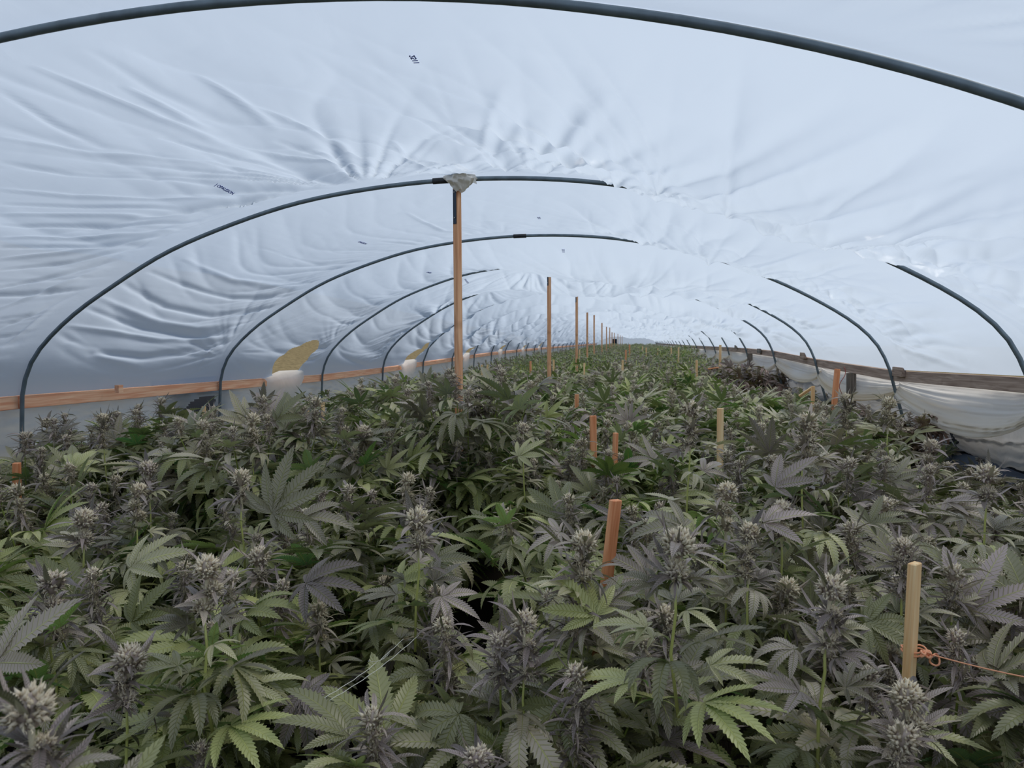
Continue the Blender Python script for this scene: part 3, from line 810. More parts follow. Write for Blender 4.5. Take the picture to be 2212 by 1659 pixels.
# ------------------------------------------------------------------ posts, stakes, small timber
def timber(name, p0, p1, w, d, mat, label, cat, group=None, rz=0.0, parts=None, cap=True):
    """square timber from p0 (bottom) to p1 (top), turned by rz about its own axis; origin at the foot"""
    p0 = np.array(p0, float); p1 = np.array(p1, float); dd = p1 - p0; L = np.linalg.norm(dd); z = dd / L
    x = np.array([math.cos(rz), math.sin(rz), 0]); x = x - z * (x @ z); x /= np.linalg.norm(x); y = np.cross(z, x)
    mb = MB()
    # grain runs along local Y of the material: build along Y, then rotate by the object matrix
    mb.box((0, L / 2, 0), (w, L, d))
    R = Matrix([[x[0], z[0], -y[0], 0], [x[1], z[1], -y[1], 0], [x[2], z[2], -y[2], 0], [0, 0, 0, 1]])
    o = mb.build(name, mat)
    o.matrix_world = Matrix.Translation(Vector(p0)) @ R
    bevel(o, .002, 1)
    tag(o, label, cat, group)
    return o
POSTS = [(988, 4.15), (1186, 8.74), (1246, 13.49), (1269, 18.23), (1284, 22.97), (1301, 27.72), (1311, 32.46), (1318, 37.2), (1323, 41.95), (1328, 49.07),
         (1336, 56.2), (1341, 63.3), (1345, 70.4)]
pl = ['tall square wooden post closest to the viewer, wrapped in film on top',
      'second tall wooden post of the centre line, behind the nearest one']
for i, (px, Y) in enumerate(POSTS):
    r = ray(px, 600); x = r[0] * Y
    lean = (.006 * Y if i == 0 else 0)
    a = arc_at(Y); ia = int(np.argmin(np.abs(a[:, 0] - x))); zt = a[ia][1] - .016
    if i == 0: zt -= .03
    if i > 0: zt -= .035
    lb = pl[i] if i < 2 else f'tall thin wooden post, {ORD[i]} of the centre line counted from the front'
    po = timber('support_post', (x + .012, Y, 0), (x, Y, zt), .037, .037, M['post'], lb, 'post', 'posts along the middle of the tunnel', rz=math.radians(58 if i == 0 else 40))
    if i < 4:
        L = zt
        sb = MB(); sb.box((-.0195, L - .115 / 1, 0), (.0035, .20, .026))
        s_ = sb.build('strap', M['strap'], po)
        for dy in (-.03, -.18):
            c = MB(); c.tube(np.array([(-.020, L + dy, 0), (-.025, L + dy, 0)]), .005, 8)
            c.build('screw_head', M['screw'], po, smooth=True)
POST1 = P(988, 400, 4.15)

# film wrapped round the top of the first post
def wrap_knot():
    nu, nv = 64, 40
    u = np.linspace(0, 2 * np.pi, nu, endpoint=False); v = np.linspace(0, 1, nv)
    ug, vg = np.meshgrid(u, v, indexing='ij')
    r = np.interp(vg, [0, .12, .35, .6, .8, 1.0], [.022, .034, .060, .074, .058, .012])
    z = np.interp(vg, [0, 1], [-.065, .075])
    tw = ug + 2.2 * vg
    r = r * (1 + .30 * ridge(vnoise1((tw / (2 * np.pi)) * 9 + 20, 801)) + .22 * vnoise2(ug * 2.5 + 5, vg * 8, 802))
    V = np.stack([r * np.cos(ug) * 1.15, r * np.sin(ug), z + .006 * np.sin(3 * ug)], -1)
    V = V.reshape(-1, 3)
    i = np.arange(nu)[:, None] * nv; i2 = ((np.arange(nu) + 1) % nu)[:, None] * nv; j = np.arange(nv - 1)[None, :]
    Q = np.stack([i + j, i2 + j, i2 + j + 1, i + j + 1], -1).reshape(-1, 4)
    p = P(995, 388, 4.11)
    root = link('film_wrap', mesh_np('film_wrap', V, [Q], [M['wrap']]), None, Vector(p))
    tag(root, 'crumpled cream film wrapped and tied round the front post top', 'plastic wrap')
    # short twisted tail and a loose corner
    t = MB(); n = 26
    q = np.array([(-.012 + .012 * math.sin(k * .35) - .0025 * k * .6, -.05 * k / n, .06 + .0026 * k) for k in range(n)])
    t.tube(q, np.linspace(.013, .003, n), 8)
    t.build('twisted_tail', M['wrap'], root, smooth=True)
    c = MB()
    c.add([(.05, 0, .03), (.088, -.01, .01), (.098, 0, -.03), (.075, -.015, -.022), (.05, .005, -.02)], None, [[0, 1, 4], [1, 2, 3], [1, 3, 4]])
    c.build('loose_corner', M['wrap'], root, smooth=False)
wrap_knot()

STK = [  # top px, py, Y, lean px (bottom - top), material, width m, tall part label
    (1330, 1080, 2.15, -26, 'stake_red', .037, 'thick orange brown stake standing between leaves in the right foreground'),
    (1976, 1216, 1.72, -4, 'stake', .033, 'pale wooden stake with orange twine knotted round it, right foreground'),
    (1281, 898, 3.9, 4, 'stake_red', .036, 'reddish stake in the middle distance, just right of the post line'),
    (1556, 882, 4.1, 3, 'stake', .034, 'short pale yellow stake among leaves right of centre'),
    (440, 878, 5.9, 0, 'stake', .033, 'pale stake beside the black cloth near the left wall'),
    (697, 868, 6.2, 2, 'stake', .034, 'pale stake left of centre below the fourth hoop foot'),
    (664, 886, 6.4, 0, 'stake', .03, 'barely showing stake just left of another near the left wall'),
    (854, 862, 7.2, 0, 'stake', .03, 'thin stake rising between purple leaves, left of the front post'),
    (1246, 852, 6.6, 1, 'stake_red', .038, 'short brick coloured stake right below the third tall post'),
    (1330, 935, 3.6, -6, 'stake_red', .022, 'slim stake behind the dark purple leaves, right of the reddish stake'),
    (36, 1000, 3.0, -8, 'stake_red', .03, 'orange stake mostly hidden at the far left edge'),
    (1041, 788, 11.5, 0, 'stake', .03, 'left one of two thin stakes right behind the front post'),
    (1053, 788, 12.2, 0, 'stake', .03, 'right one of two thin stakes right behind the front post'),
    (1146, 780, 12.0, 1, 'stake_red', .034, 'thin stake just left of the second tall post'),
    (1196, 777, 12.6, 0, 'stake', .032, 'thin stake just right of the second tall post'),
    (1262, 784, 11.8, 0, 'stake', .032, 'thin pale stake just right of the third tall post'),
    (1345, 778, 11.4, 0, 'stake', .032, 'thin pale stake with a crosspiece in the middle of the field'),
    (1352, 756, 16.5, 0, 'stake_red', .038, 'small orange stake behind the one with a crosspiece, mid field'),
    (1360, 744, 26.0, 0, 'stake_red', .05, 'tiny orange stake far back near the tunnel end'),
    (1505, 778, 11.0, 1, 'stake', .034, 'pale stake with a low crossbar, right part of the field'),
    (1556, 745, 12.6, 0, 'stake', .04, 'pale stake beside the brown plants near the right wall'),
    (1450, 751, 20.0, 0, 'stake', .04, 'tiny pale stake far back, leaning against green plants'),
    (1466, 750, 18.0, 0, 'stake', .035, 'tiny pale stake far back, right of a similar one'),
    (1388, 748, 25.0, 0, 'stake', .045, 'tiny pale stake far back, first right of the tunnel end'),
    (1396, 751, 23.0, 0, 'stake', .045, 'tiny pale stake far back, second right of the tunnel end'),
    (1421, 752, 23.0, 0, 'stake', .04, 'tiny pale stake far back, third right of the tunnel end'),
    (1756, 834, 7.4, 3, 'stake', .036, 'pale stake with a diagonal brace near the right wall'),
    (1245, 764, 16.0, 0, 'stake_red', .03, 'small orange stake touching the foot of the third tall post'),
    (1252, 755, 19.0, 0, 'stake', .03, 'tiny yellow stake between third and fourth tall posts'),
]
for (px, py, Y, lean, mt, w, lb) in STK:
    t = P(px, py, Y); bt = P(px, py, Y).copy(); bt[2] = -.05
    sl = lean / FPX * Y / (260.0 / FPX * Y)
    bt[0] += sl * (t[2] + .05)
    timber('stake', bt, t, w, w * .55 if w > .03 else w, M[mt], lb, 'stake', 'wooden stakes standing among the plants', rz=math.radians(12 + (px * 7 % 40)))
# crossbars and braces
def bar(pa, pb, Ya, Yb, label, mt='stake_red', w=.03):
    a_ = P(*pa, Ya); b_ = P(*pb, Yb)
    timber('crossbar', a_, b_, w, .018, M[mt], label, 'wooden bar', 'short bars fixed to stakes')
bar((1506, 826), (1531, 824), 10.96, 10.9, 'short low crossbar at the foot of the pale stake on the right')
bar((1322, 824), (1344, 822), 11.5, 11.35, 'short crossbar at the foot of the mid field stake')
bar((1727, 856), (1754, 838), 7.5, 7.44, 'diagonal brace nailed to the stake near the right wall', 'stake')
bar((1530, 797), (1552, 794), 11.0, 10.9, 'short crossbar among the brown plants near the right wall')
# grey post and the new stake screwed to it under the right hip board
q0 = P(1806, 830, 7.9); zt = ZC + float(zR(7.9)) - .09
qx = SHP[-1][0] + .02
timber('side_post', (qx + .03, 7.45, -.05), (qx, 7.45, zt), .085, .038, M['post_grey'], 'weathered grey post carrying the right hip board beyond the third hoop', 'post')
t_ = P(1809, 797, 7.2); b_ = P(1790, 970, 7.1); b_[2] = 0; b_[0] = t_[0] - .10
timber('stake', b_, t_, .048, .03, M['stake_red'], 'leaning orange stake fixed to the weathered grey side post', 'stake', 'wooden stakes standing among the plants', rz=.2)
timber('side_post', (SHP[-1][0] + .05, 13.2, -.05), (SHP[-1][0] + .03, 13.2, ZC + float(zR(13.2)) - .09), .085, .038, M['post_grey'], 'grey post under the right hip board near the sixth hoop', 'post')
# red wire hanging from the right hip board
w_ = MB(); q = []
for k in range(24):
    f = k / 23; pp = P(1823 - 9 * f + 5 * math.sin(f * 9), 792 + 78 * f, 6.9); q.append(pp)
w_.tube(np.array(q), .0035, 6); o = w_.build('wire', M['wire'], smooth=True); tag(o, 'thin reddish wire hanging from the right hip board', 'wire')

# twine on the right foreground stake
tw = empty('twine', Vector(P(1975, 1408, 1.70)), 'orange twine knotted round the right stake and stretched to the right', 'twine')
def rel(p): return np.array(p) - np.array(tw.location)
m_ = MB()
c0 = P(1974, 1408, 1.735)
for h in (0, .008):
    m_.tube(np.array([rel(c0) + np.array([.027 * math.cos(k / 16 * 2 * math.pi), .022 * math.sin(k / 16 * 2 * math.pi), h + .003 * math.sin(k)]) for k in range(17)]), .0022, 6, cap=False)
m_.build('wrap_turns', M['twine'], tw, smooth=True)
m_ = MB(); q = [rel(P(1996, 1410, 1.70))]
for k in range(1, 15):
    f = k / 14; pp = P(1996 + 420 * f, 1410 + 82 * f + 10 * math.sin(math.pi * f), 1.70 - .32 * f); q.append(rel(pp))
m_.tube(np.array(q), .0016, 6); m_.build('line', M['twine'], tw, smooth=True)
m_ = MB()
th = np.linspace(0, 2 * math.pi * 2.2, 60)
kc = rel(P(2000, 1413, 1.69))
m_.tube(np.stack([kc[0] + .010 * np.cos(th) * (1 + .2 * np.sin(th * 3)), kc[1] + .006 * np.sin(2 * th), kc[2] + .006 * np.sin(th * 1.5)], 1), .0026, 6)
kc = rel(P(2019, 1425, 1.69)); th = np.linspace(0, 2 * math.pi * 1.3, 40)
m_.tube(np.stack([kc[0] + .010 * np.cos(th), kc[1] + .004 * np.sin(2 * th), kc[2] + .013 * np.sin(th)], 1), .0022, 6)
m_.build('knot', M['twine'], tw, smooth=True)
# pale strings of the plant netting in the centre foreground
for n_, (a_, b_, lb) in enumerate((((712, 1513), (905, 1372), 'lower one of the two long white strings crossing the dark gap'),
                                  ((700, 1508), (872, 1380), 'upper one of the two long white strings crossing the dark gap'),
                                  ((796, 1428), (842, 1410), 'short slack bit of white string by the two long ones'))):
    m_ = MB(); p0 = P(*a_, 1.45); p1 = P(*b_, 1.75); q = []
    for k in range(16):
        f = k / 15; q.append(p0 * (1 - f) + p1 * f + np.array([0, 0, -.010 * math.sin(math.pi * f) + .001 * math.sin(k * 2.3)]))
    m_.tube(np.array(q), .0008, 5); o = m_.build('string', M['string'], smooth=True); tag(o, lb, 'string', 'white netting strings')

# ---- blue print on the film
def film_point(b, px, py):
    V, sg, tg = GRID[b]
    x, y = project(V.reshape(-1, 3))
    k = int(np.argmin((x - px) ** 2 + (y - py) ** 2)); i, j = divmod(k, V.shape[1])
    i = min(max(i, 2), V.shape[0] - 3); j = min(max(j, 2), V.shape[1] - 3)
    eS = V[i + 2, j] - V[i - 2, j]; eY = V[i, j + 2] - V[i, j - 2]
    eS /= np.linalg.norm(eS); eY /= np.linalg.norm(eY)
    n = np.cross(eY, eS)
    if n @ (np.array([-.8, V[i, j][1], ZC]) - V[i, j]) < 0: n = -n
    return V[i, j], eS, eY, n
def print_mark(b, px, py, text, size, flip, bar_=False, big=False):
    p, eS, eY, n = film_point(b, px, py)
    cu = bpy.data.curves.new('print_mark', 'FONT'); cu.body = text; cu.size = size; cu.align_x = 'CENTER'; cu.align_y = 'CENTER'
    cu.extrude = .0004; cu.offset = .0006
    if big:
        cu.body_format[0].use_small_caps = False
    tmp = bpy.data.objects.new('tmp', cu); col.objects.link(tmp)
    dg = bpy.context.evaluated_depsgraph_get()
    me = bpy.data.meshes.new_from_object(tmp.evaluated_get(dg))
    bpy.data.objects.remove(tmp)
    up = eS * (-1 if flip else 1)
    R = np.stack([eY, up, n], 1)
    co = np.zeros(len(me.vertices) * 3, dtype=np.float32); me.vertices.foreach_get('co', co); co = co.reshape(-1, 3)
    if big:      # the first letter is written larger than the rest
        x0 = co[:, 0].min(); k = co[:, 0] < x0 + size * .62
        co[k, 1] *= 1.5
    if bar_:
        pass
    co = co @ R.T.astype(np.float32) + n * .008
    me.vertices.foreach_set('co', co.reshape(-1)); me.update()
    me.materials.clear(); me.materials.append(M['ink'])
    o = link('print_mark', me, ceiling, Vector(p)); o['label'] = 'blue print mark on the film'
    return o
print_mark(0, 897, 123, '2511', .026, True)
print_mark(0, 486, 406, '| OPAUSION', .026, False, big=False)
print_mark(1, 782, 523, 'OPAUSION', .032, False)
print_mark(1, 1165, 468, '2511', .03, False)
print_mark(2, 926, 587, 'OPAUSION', .034, False)
print_mark(2, 1216, 541, '2511', .034, False)
print_mark(3, 1008, 606, 'OPAUSION', .034, False)

# ------------------------------------------------------------------ plants
def norm(v): return v / (np.linalg.norm(v) + 1e-9)
class Geo:
    """numpy collector with uv and colour"""
    def __init__(s): s.V = []; s.Q = []; s.T = []; s.U = []; s.C = []; s.n = 0
    def add(s, V, Q, T, U, C):
        if len(Q): s.Q.append(Q + s.n)
        if len(T): s.T.append(T + s.n)
        s.V.append(V); s.U.append(U); s.C.append(C); s.n += len(V)
    def mesh(s, name, mat):
        F = []
        if s.Q: F.append(np.vstack(s.Q))
        if s.T: F.append(np.vstack(s.T))
        return mesh_np(name, np.vstack(s.V), F, [mat], uv=np.vstack(s.U), colr=np.vstack(s.C))

def leaflet(L, W, ang, lod, bend, fold, twist, lift):
    """one serrated leaflet starting at the origin; x right, y forward, z up"""
    Nn = {0: 16, 1: 5, 2: 3}[lod]
    k = np.linspace(0, 1, Nn + 1)
    k = k ** .92
    def width(t): return W * 2.15 * t ** .75 * (1 - t) ** .95 * (1 + .35 * (1 - t) * t)
    # centre line: starts upward, bends down
    th = lift - bend * k
    ds = np.diff(k, prepend=0) * L
    y = np.cumsum(np.cos(th) * ds); z = np.cumsum(np.sin(th) * ds)
    y -= y[0]; z -= z[0]
    V = [np.stack([np.zeros(Nn + 1), y, z], 1)]; U = [np.stack([np.full(Nn + 1, .5), k], 1)]
    Q, T = [], []
    n = Nn + 1
    nz = np.stack([np.zeros(Nn + 1), -np.sin(th), np.cos(th)], 1)
    for sd in (-1, 1):
        wv = width(k[1:Nn]) * (.78 if lod == 0 else 1.0)
        ax = np.stack([np.full(Nn - 1, sd * math.cos(fold)), np.zeros(Nn - 1), np.full(Nn - 1, 0.0)], 1)
        ev = V[0][1:Nn] + ax * wv[:, None] + nz[1:Nn] * (wv * math.sin(fold))[:, None]
        base = n
        V.append(ev); U.append(np.stack([np.full(Nn - 1, .5 + sd * .42), k[1:Nn]], 1)); n += Nn - 1
        vi = [0] + [base + i for i in range(Nn - 1)] + [Nn]
        for i in range(Nn):
            if i == 0: T.append([0, vi[1], 1] if sd < 0 else [0, 1, vi[1]])
            elif i == Nn - 1: T.append([i, vi[i], Nn] if sd < 0 else [i, Nn, vi[i]])
            else: Q.append([i, vi[i], vi[i + 1], i + 1] if sd < 0 else [i, i + 1, vi[i + 1], vi[i]])
        if lod == 0:
            km = k[1:Nn - 1] * .35 + k[2:Nn] * .65 + .012
            wt = width(km) * 1.10
            yi = np.interp(km, k, y); zi = np.interp(km, k, z); ti = lift - bend * km
            nzm = np.stack([np.zeros(len(km)), -np.sin(ti), np.cos(ti)], 1)
            tv = np.stack([sd * math.cos(fold) * wt, yi, zi], 1) + nzm * (wt * math.sin(fold))[:, None]
            b2 = n
            V.append(tv); U.append(np.stack([np.full(len(km), .5 + sd * .5), km], 1)); n += len(km)
            for i in range(len(km)):
                a_, c_ = vi[i + 1], vi[i + 2]
                T.append([a_, b2 + i, c_] if sd < 0 else [a_, c_, b2 + i])
    V = np.vstack(V); U = np.vstack(U)
    V[:, 0] += 0
    tw = twist * U[:, 1]
    x = V[:, 0] * np.cos(tw); zz = V[:, 2] + V[:, 0] * np.sin(tw)
    V = np.stack([x, V[:, 1], zz], 1)
    c, s_ = math.cos(ang), math.sin(ang)
    V = np.stack([V[:, 0] * c + V[:, 1] * s_, -V[:, 0] * s_ + V[:, 1] * c, V[:, 2]], 1)
    return V, np.array(Q).reshape(-1, 4), np.array(T).reshape(-1, 3), U

def fan_leaf(n, L, lod, rs, droop=1.0, slim=1.0, petiole=.06):
    """a palmate leaf of n leaflets, unit collector; centre leaflet length L along +y"""
    G = []
    h = (n - 1) / 2
    for i in range(n):
        q = (i - h) / max(h, 1)
        ang = q * math.radians(rs.uniform(98, 125) if n >= 7 else 80) + rs.uniform(-.05, .05)
        l = L * (1 - .62 * abs(q) ** 1.35) * rs.uniform(.93, 1.05)
        W = l * (.168 + .02 * abs(q)) * slim
        G.append(leaflet(l, W, ang, lod, droop * rs.uniform(.5, 1.15), rs.uniform(.15, .5), rs.uniform(-.5, .5), rs.uniform(.05, .35)))
    Vs, Qs, Ts, Us, off = [], [], [], [], 0
    for V, Q, T, U in G:
        Vs.append(V); Us.append(U)
        if len(Q): Qs.append(Q + off)
        Ts.append(T + off); off += len(V)
    V = np.vstack(Vs); U = np.vstack(Us); Q = np.vstack(Qs) if Qs else np.zeros((0, 4), int); T = np.vstack(Ts)
    flag = np.zeros(len(V))
    if petiole > 0:
        m = 4 if lod < 2 else 2
        f = np.linspace(0, 1, m)
        pts = np.stack([np.zeros(m), -petiole * f, -petiole * .45 * f ** 1.6], 1)
        r = np.linspace(.0011, .0019, m) * (1 if lod == 0 else 1.3)
        pv = []
        for k in range(3):
            a = k * 2 * math.pi / 3
            pv.append(pts + np.stack([np.cos(a) * r, np.zeros(m), np.sin(a) * r], 1))
        pv = np.stack(pv, 1).reshape(-1, 3)
        pq = [[i * 3 + k, i * 3 + (k + 1) % 3, (i + 1) * 3 + (k + 1) % 3, (i + 1) * 3 + k] for i in range(m - 1) for k in range(3)]
        Q = np.vstack([Q, np.array(pq) + len(V)]); V = np.vstack([V, pv]); U = np.vstack([U, np.full((len(pv), 2), .5)])
        flag = np.concatenate([flag, np.ones(len(pv))])
    return V, Q, T, U, flag

def frame(d, nh):
    """rotation with y=d and z close to nh"""
    y = norm(d); x = norm(np.cross(y, nh)); z = np.cross(x, y)
    return np.stack([x, y, z], 1)

TPL = {}
for lod in (0, 1, 2):
    r_ = random.Random(40 + lod)
    TPL[lod] = [fan_leaf(n, 1.0, lod, r_, dr, sl, .45) for n, dr, sl in
                ((7, .7, 1.0), (7, 1.3, .95), (9, .9, .9), (5, .6, 1.05), (7, 2.0, 1.0), (5, 1.2, .9), (9, 1.6, .95), (7, .3, .85))]
    TPL[(lod, 's')] = [fan_leaf(3, 1.0, lod, r_, dr, .8, .12) for dr in (.5, 1.0, -.3)]
    TPL[(lod, 'b')] = [leaflet(1.0, w, 0, lod, b_, .35, t_, .1) for w, b_, t_ in ((.085, .4, .5), (.10, 1.0, -.4), (.075, -.5, .2), (.09, 1.5, .8))]

def put_leaf(G, tpl, pos, d, nh, size, tint, lime, petcol=1.0):
    V, Q, T, U, fl = tpl
    R = frame(d, nh)
    W = (V * size) @ R.T + pos
    lime = float(lime)
    C = np.zeros((len(V), 4)); C[:, 0] = tint; C[:, 1] = lime; C[:, 2] = fl * petcol; C[:, 3] = (.40 + 1.05 * ((pos[0] * 91.7 + pos[1] * 57.3 + pos[2] * 133.1 + size * 777) % 1.0)) * (1 - .30 * max(0, tint - .6) / .4)
    G.add(W, Q, T, U, C)

def cola(G, base, axis, L, rad, lod, rs, tint, frost, hero=False):
    """flower cluster: knobs of calyxes stacked on a stem, curled pistils, slim sugar leaves in whorls"""
    axis = norm(axis); a = norm(np.cross(axis, [0.3, 1, 0.1])); b = np.cross(axis, a)
    GA = 2.39996
    # knobs from the top down, the top one rounder and paler
    knobs = []; h = L - rad * 1.1; k = 0
    while h > rad * .4:
        r = rad * (1.12 if k == 0 else rs.uniform(.62, 1.0) * (1 - .25 * (1 - h / L)))
        off = (a * rs.uniform(-1, 1) + b * rs.uniform(-1, 1)) * rad * (.1 if k == 0 else .45)
        knobs.append((base + axis * h + off, r, k)); h -= r * rs.uniform(1.25, 2.1); k += 1
    # stem core
    K = 5; ang = np.arange(K) * 2 * math.pi / K; f = np.linspace(0, .95, 4)
    V = base + axis * (f * L)[:, None, None] + (np.cos(ang)[None, :, None] * a + np.sin(ang)[None, :, None] * b) * (rad * .16)
    Q = np.array([[i * K + q, i * K + (q + 1) % K, (i + 1) * K + (q + 1) % K, (i + 1) * K + q] for i in range(3) for q in range(K)])
    G.add(V.reshape(-1, 3), Q, np.zeros((0, 3), int), np.full((4 * K, 2), .3), np.tile([.1, .3, .3, 1], (4 * K, 1)))
    for (c, r, k) in knobs:
        # inner lump
        m = 5; K = 7; ph = np.linspace(.15, math.pi - .15, m); ang = np.arange(K) * 2 * math.pi / K
        V = c + (np.cos(ph)[:, None, None] * axis * 1.25 + np.sin(ph)[:, None, None] * (np.cos(ang)[None, :, None] * a + np.sin(ang)[None, :, None] * b)) * r * .68
        Q = np.array([[i * K + q, i * K + (q + 1) % K, (i + 1) * K + (q + 1) % K, (i + 1) * K + q] for i in range(m - 1) for q in range(K)])
        G.add(V.reshape(-1, 3), Q, np.zeros((0, 3), int), np.full((m * K, 2), .3), np.tile([.3 + tint * .5, .1, 0, 1], (m * K, 1)))
        nC = {0: 105 if hero else 62, 1: 24, 2: 6}[lod]
        fr0 = frost * (1.0 if k == 0 else .62)
        for i in range(nC):
            zz = 1 - 1.7 * (i + .5) / nC; th = i * GA + rs.uniform(-.4, .4); q = math.sqrt(max(0, 1 - zz * zz))
            out = norm(math.cos(th) * a * q + math.sin(th) * b * q + axis * zz)
            d = norm(out + axis * rs.uniform(.1, .9) + np.array([rs.uniform(-.5, .5) for _ in range(3)]))
            p = c + out * r * rs.uniform(.45, .72)
            l = rs.uniform(.45, .85) * r * (1.0 if lod == 0 else 1.35)
            l = min(l, .017) if lod == 0 else l
            w = l * rs.uniform(.18, .30)
            x = norm(np.cross(d, [.2, .3, 1])); y = np.cross(d, x)
            ring = [x, y, -x, -y]
            V = [p] + [p + d * l * .38 + e * w for e in ring] + [p + d * l + x * w * rs.uniform(-1.2, 1.2)]
            T = [[0, 2, 1], [0, 3, 2], [0, 4, 3], [0, 1, 4], [1, 2, 5], [2, 3, 5], [3, 4, 5], [4, 1, 5]]
            fr = min(1, max(0, fr0 * (.7 + .5 * zz) + rs.uniform(-.3, .3)))
            C = np.tile([tint * rs.uniform(.2, 1.0) * (1 - .7 * fr), fr, 0, 1], (6, 1)).astype(float); C[5, 2] = fr * .9
            G.add(np.array(V), np.zeros((0, 4), int), np.array(T), np.full((6, 2), .3), C)
            if lod == 0 and rs.random() < (.8 if hero else .4):
                q0 = p + d * l * .7; c1 = norm(d + np.array([rs.uniform(-.9, .9) for _ in range(3)])); c2 = norm(c1 + np.array([rs.uniform(-1.3, 1.3) for _ in range(3)]))
                pl = rs.uniform(.004, .008); ww = x * .0007
                V = np.array([q0 - ww, q0 + ww, q0 + c1 * pl + ww, q0 + c1 * pl - ww, q0 + c1 * pl + c2 * pl * .8])
                G.add(V, np.array([[0, 1, 2, 3]]), np.array([[3, 2, 4]]), np.full((5, 2), .3), np.tile([0, 1, rs.uniform(.3, 1), 1], (5, 1)))
        # sugar leaves round the knob
        nS = {0: 22, 1: 12, 2: 5}[lod]
        for i in range(nS):
            th = i * GA + rs.uniform(-.5, .5)
            out = math.cos(th) * a + math.sin(th) * b
            e = rs.uniform(-.15, .9) + (.35 if k == 0 else 0)
            d = norm(out + axis * e); p = c + out * r * .35 - axis * r * rs.uniform(-.3, .8)
            big = (i % 3 == 0)
            l = (rs.uniform(.055, .10) if big else rs.uniform(.022, .05)) * (rad / .024) ** .5
            tn = min(1, max(0, tint + rs.uniform(-.25, .35)))
            nh = norm(axis + .35 * np.array([rs.uniform(-1, 1) for _ in range(3)]) - d * .2)
            if big and hero and rs.random() < .6:
                put_leaf(G, TPL[(0, 's')][rs.randrange(3)], p, d, nh, l, tn + .12, rs.uniform(0, .25), .3)
            else:
                V, Q, T, U = TPL[(0 if (big and hero) else max(lod, 1), 'b')][rs.randrange(4)]
                put_leaf(G, (V, Q, T, U, np.zeros(len(V))), p, d, nh, l, tn + .12, rs.uniform(0, .35))

def tube_pts(mb, pts, r0, r1, k=5):
    mb.tube(np.array(pts), np.linspace(r0, r1, len(pts)), k, cap=False)

# cola prototypes (own meshes, shared by all the copies)
COLA = {}
for lod in (0, 1):
    COLA[lod] = []
    for v in range(6 if lod == 0 else 4):
        rs = random.Random(900 + v + 10 * lod)
        G = Geo()
        L = rs.uniform(.09, .20)
        cola(G, np.zeros(3), np.array([rs.uniform(-.1, .1), rs.uniform(-.1, .1), 1]), L, rs.uniform(.017, .024), lod, rs, rs.uniform(.35, .8), rs.uniform(.5, .9))
        COLA[lod].append((G.mesh('flower_bud', M['bud']), L))

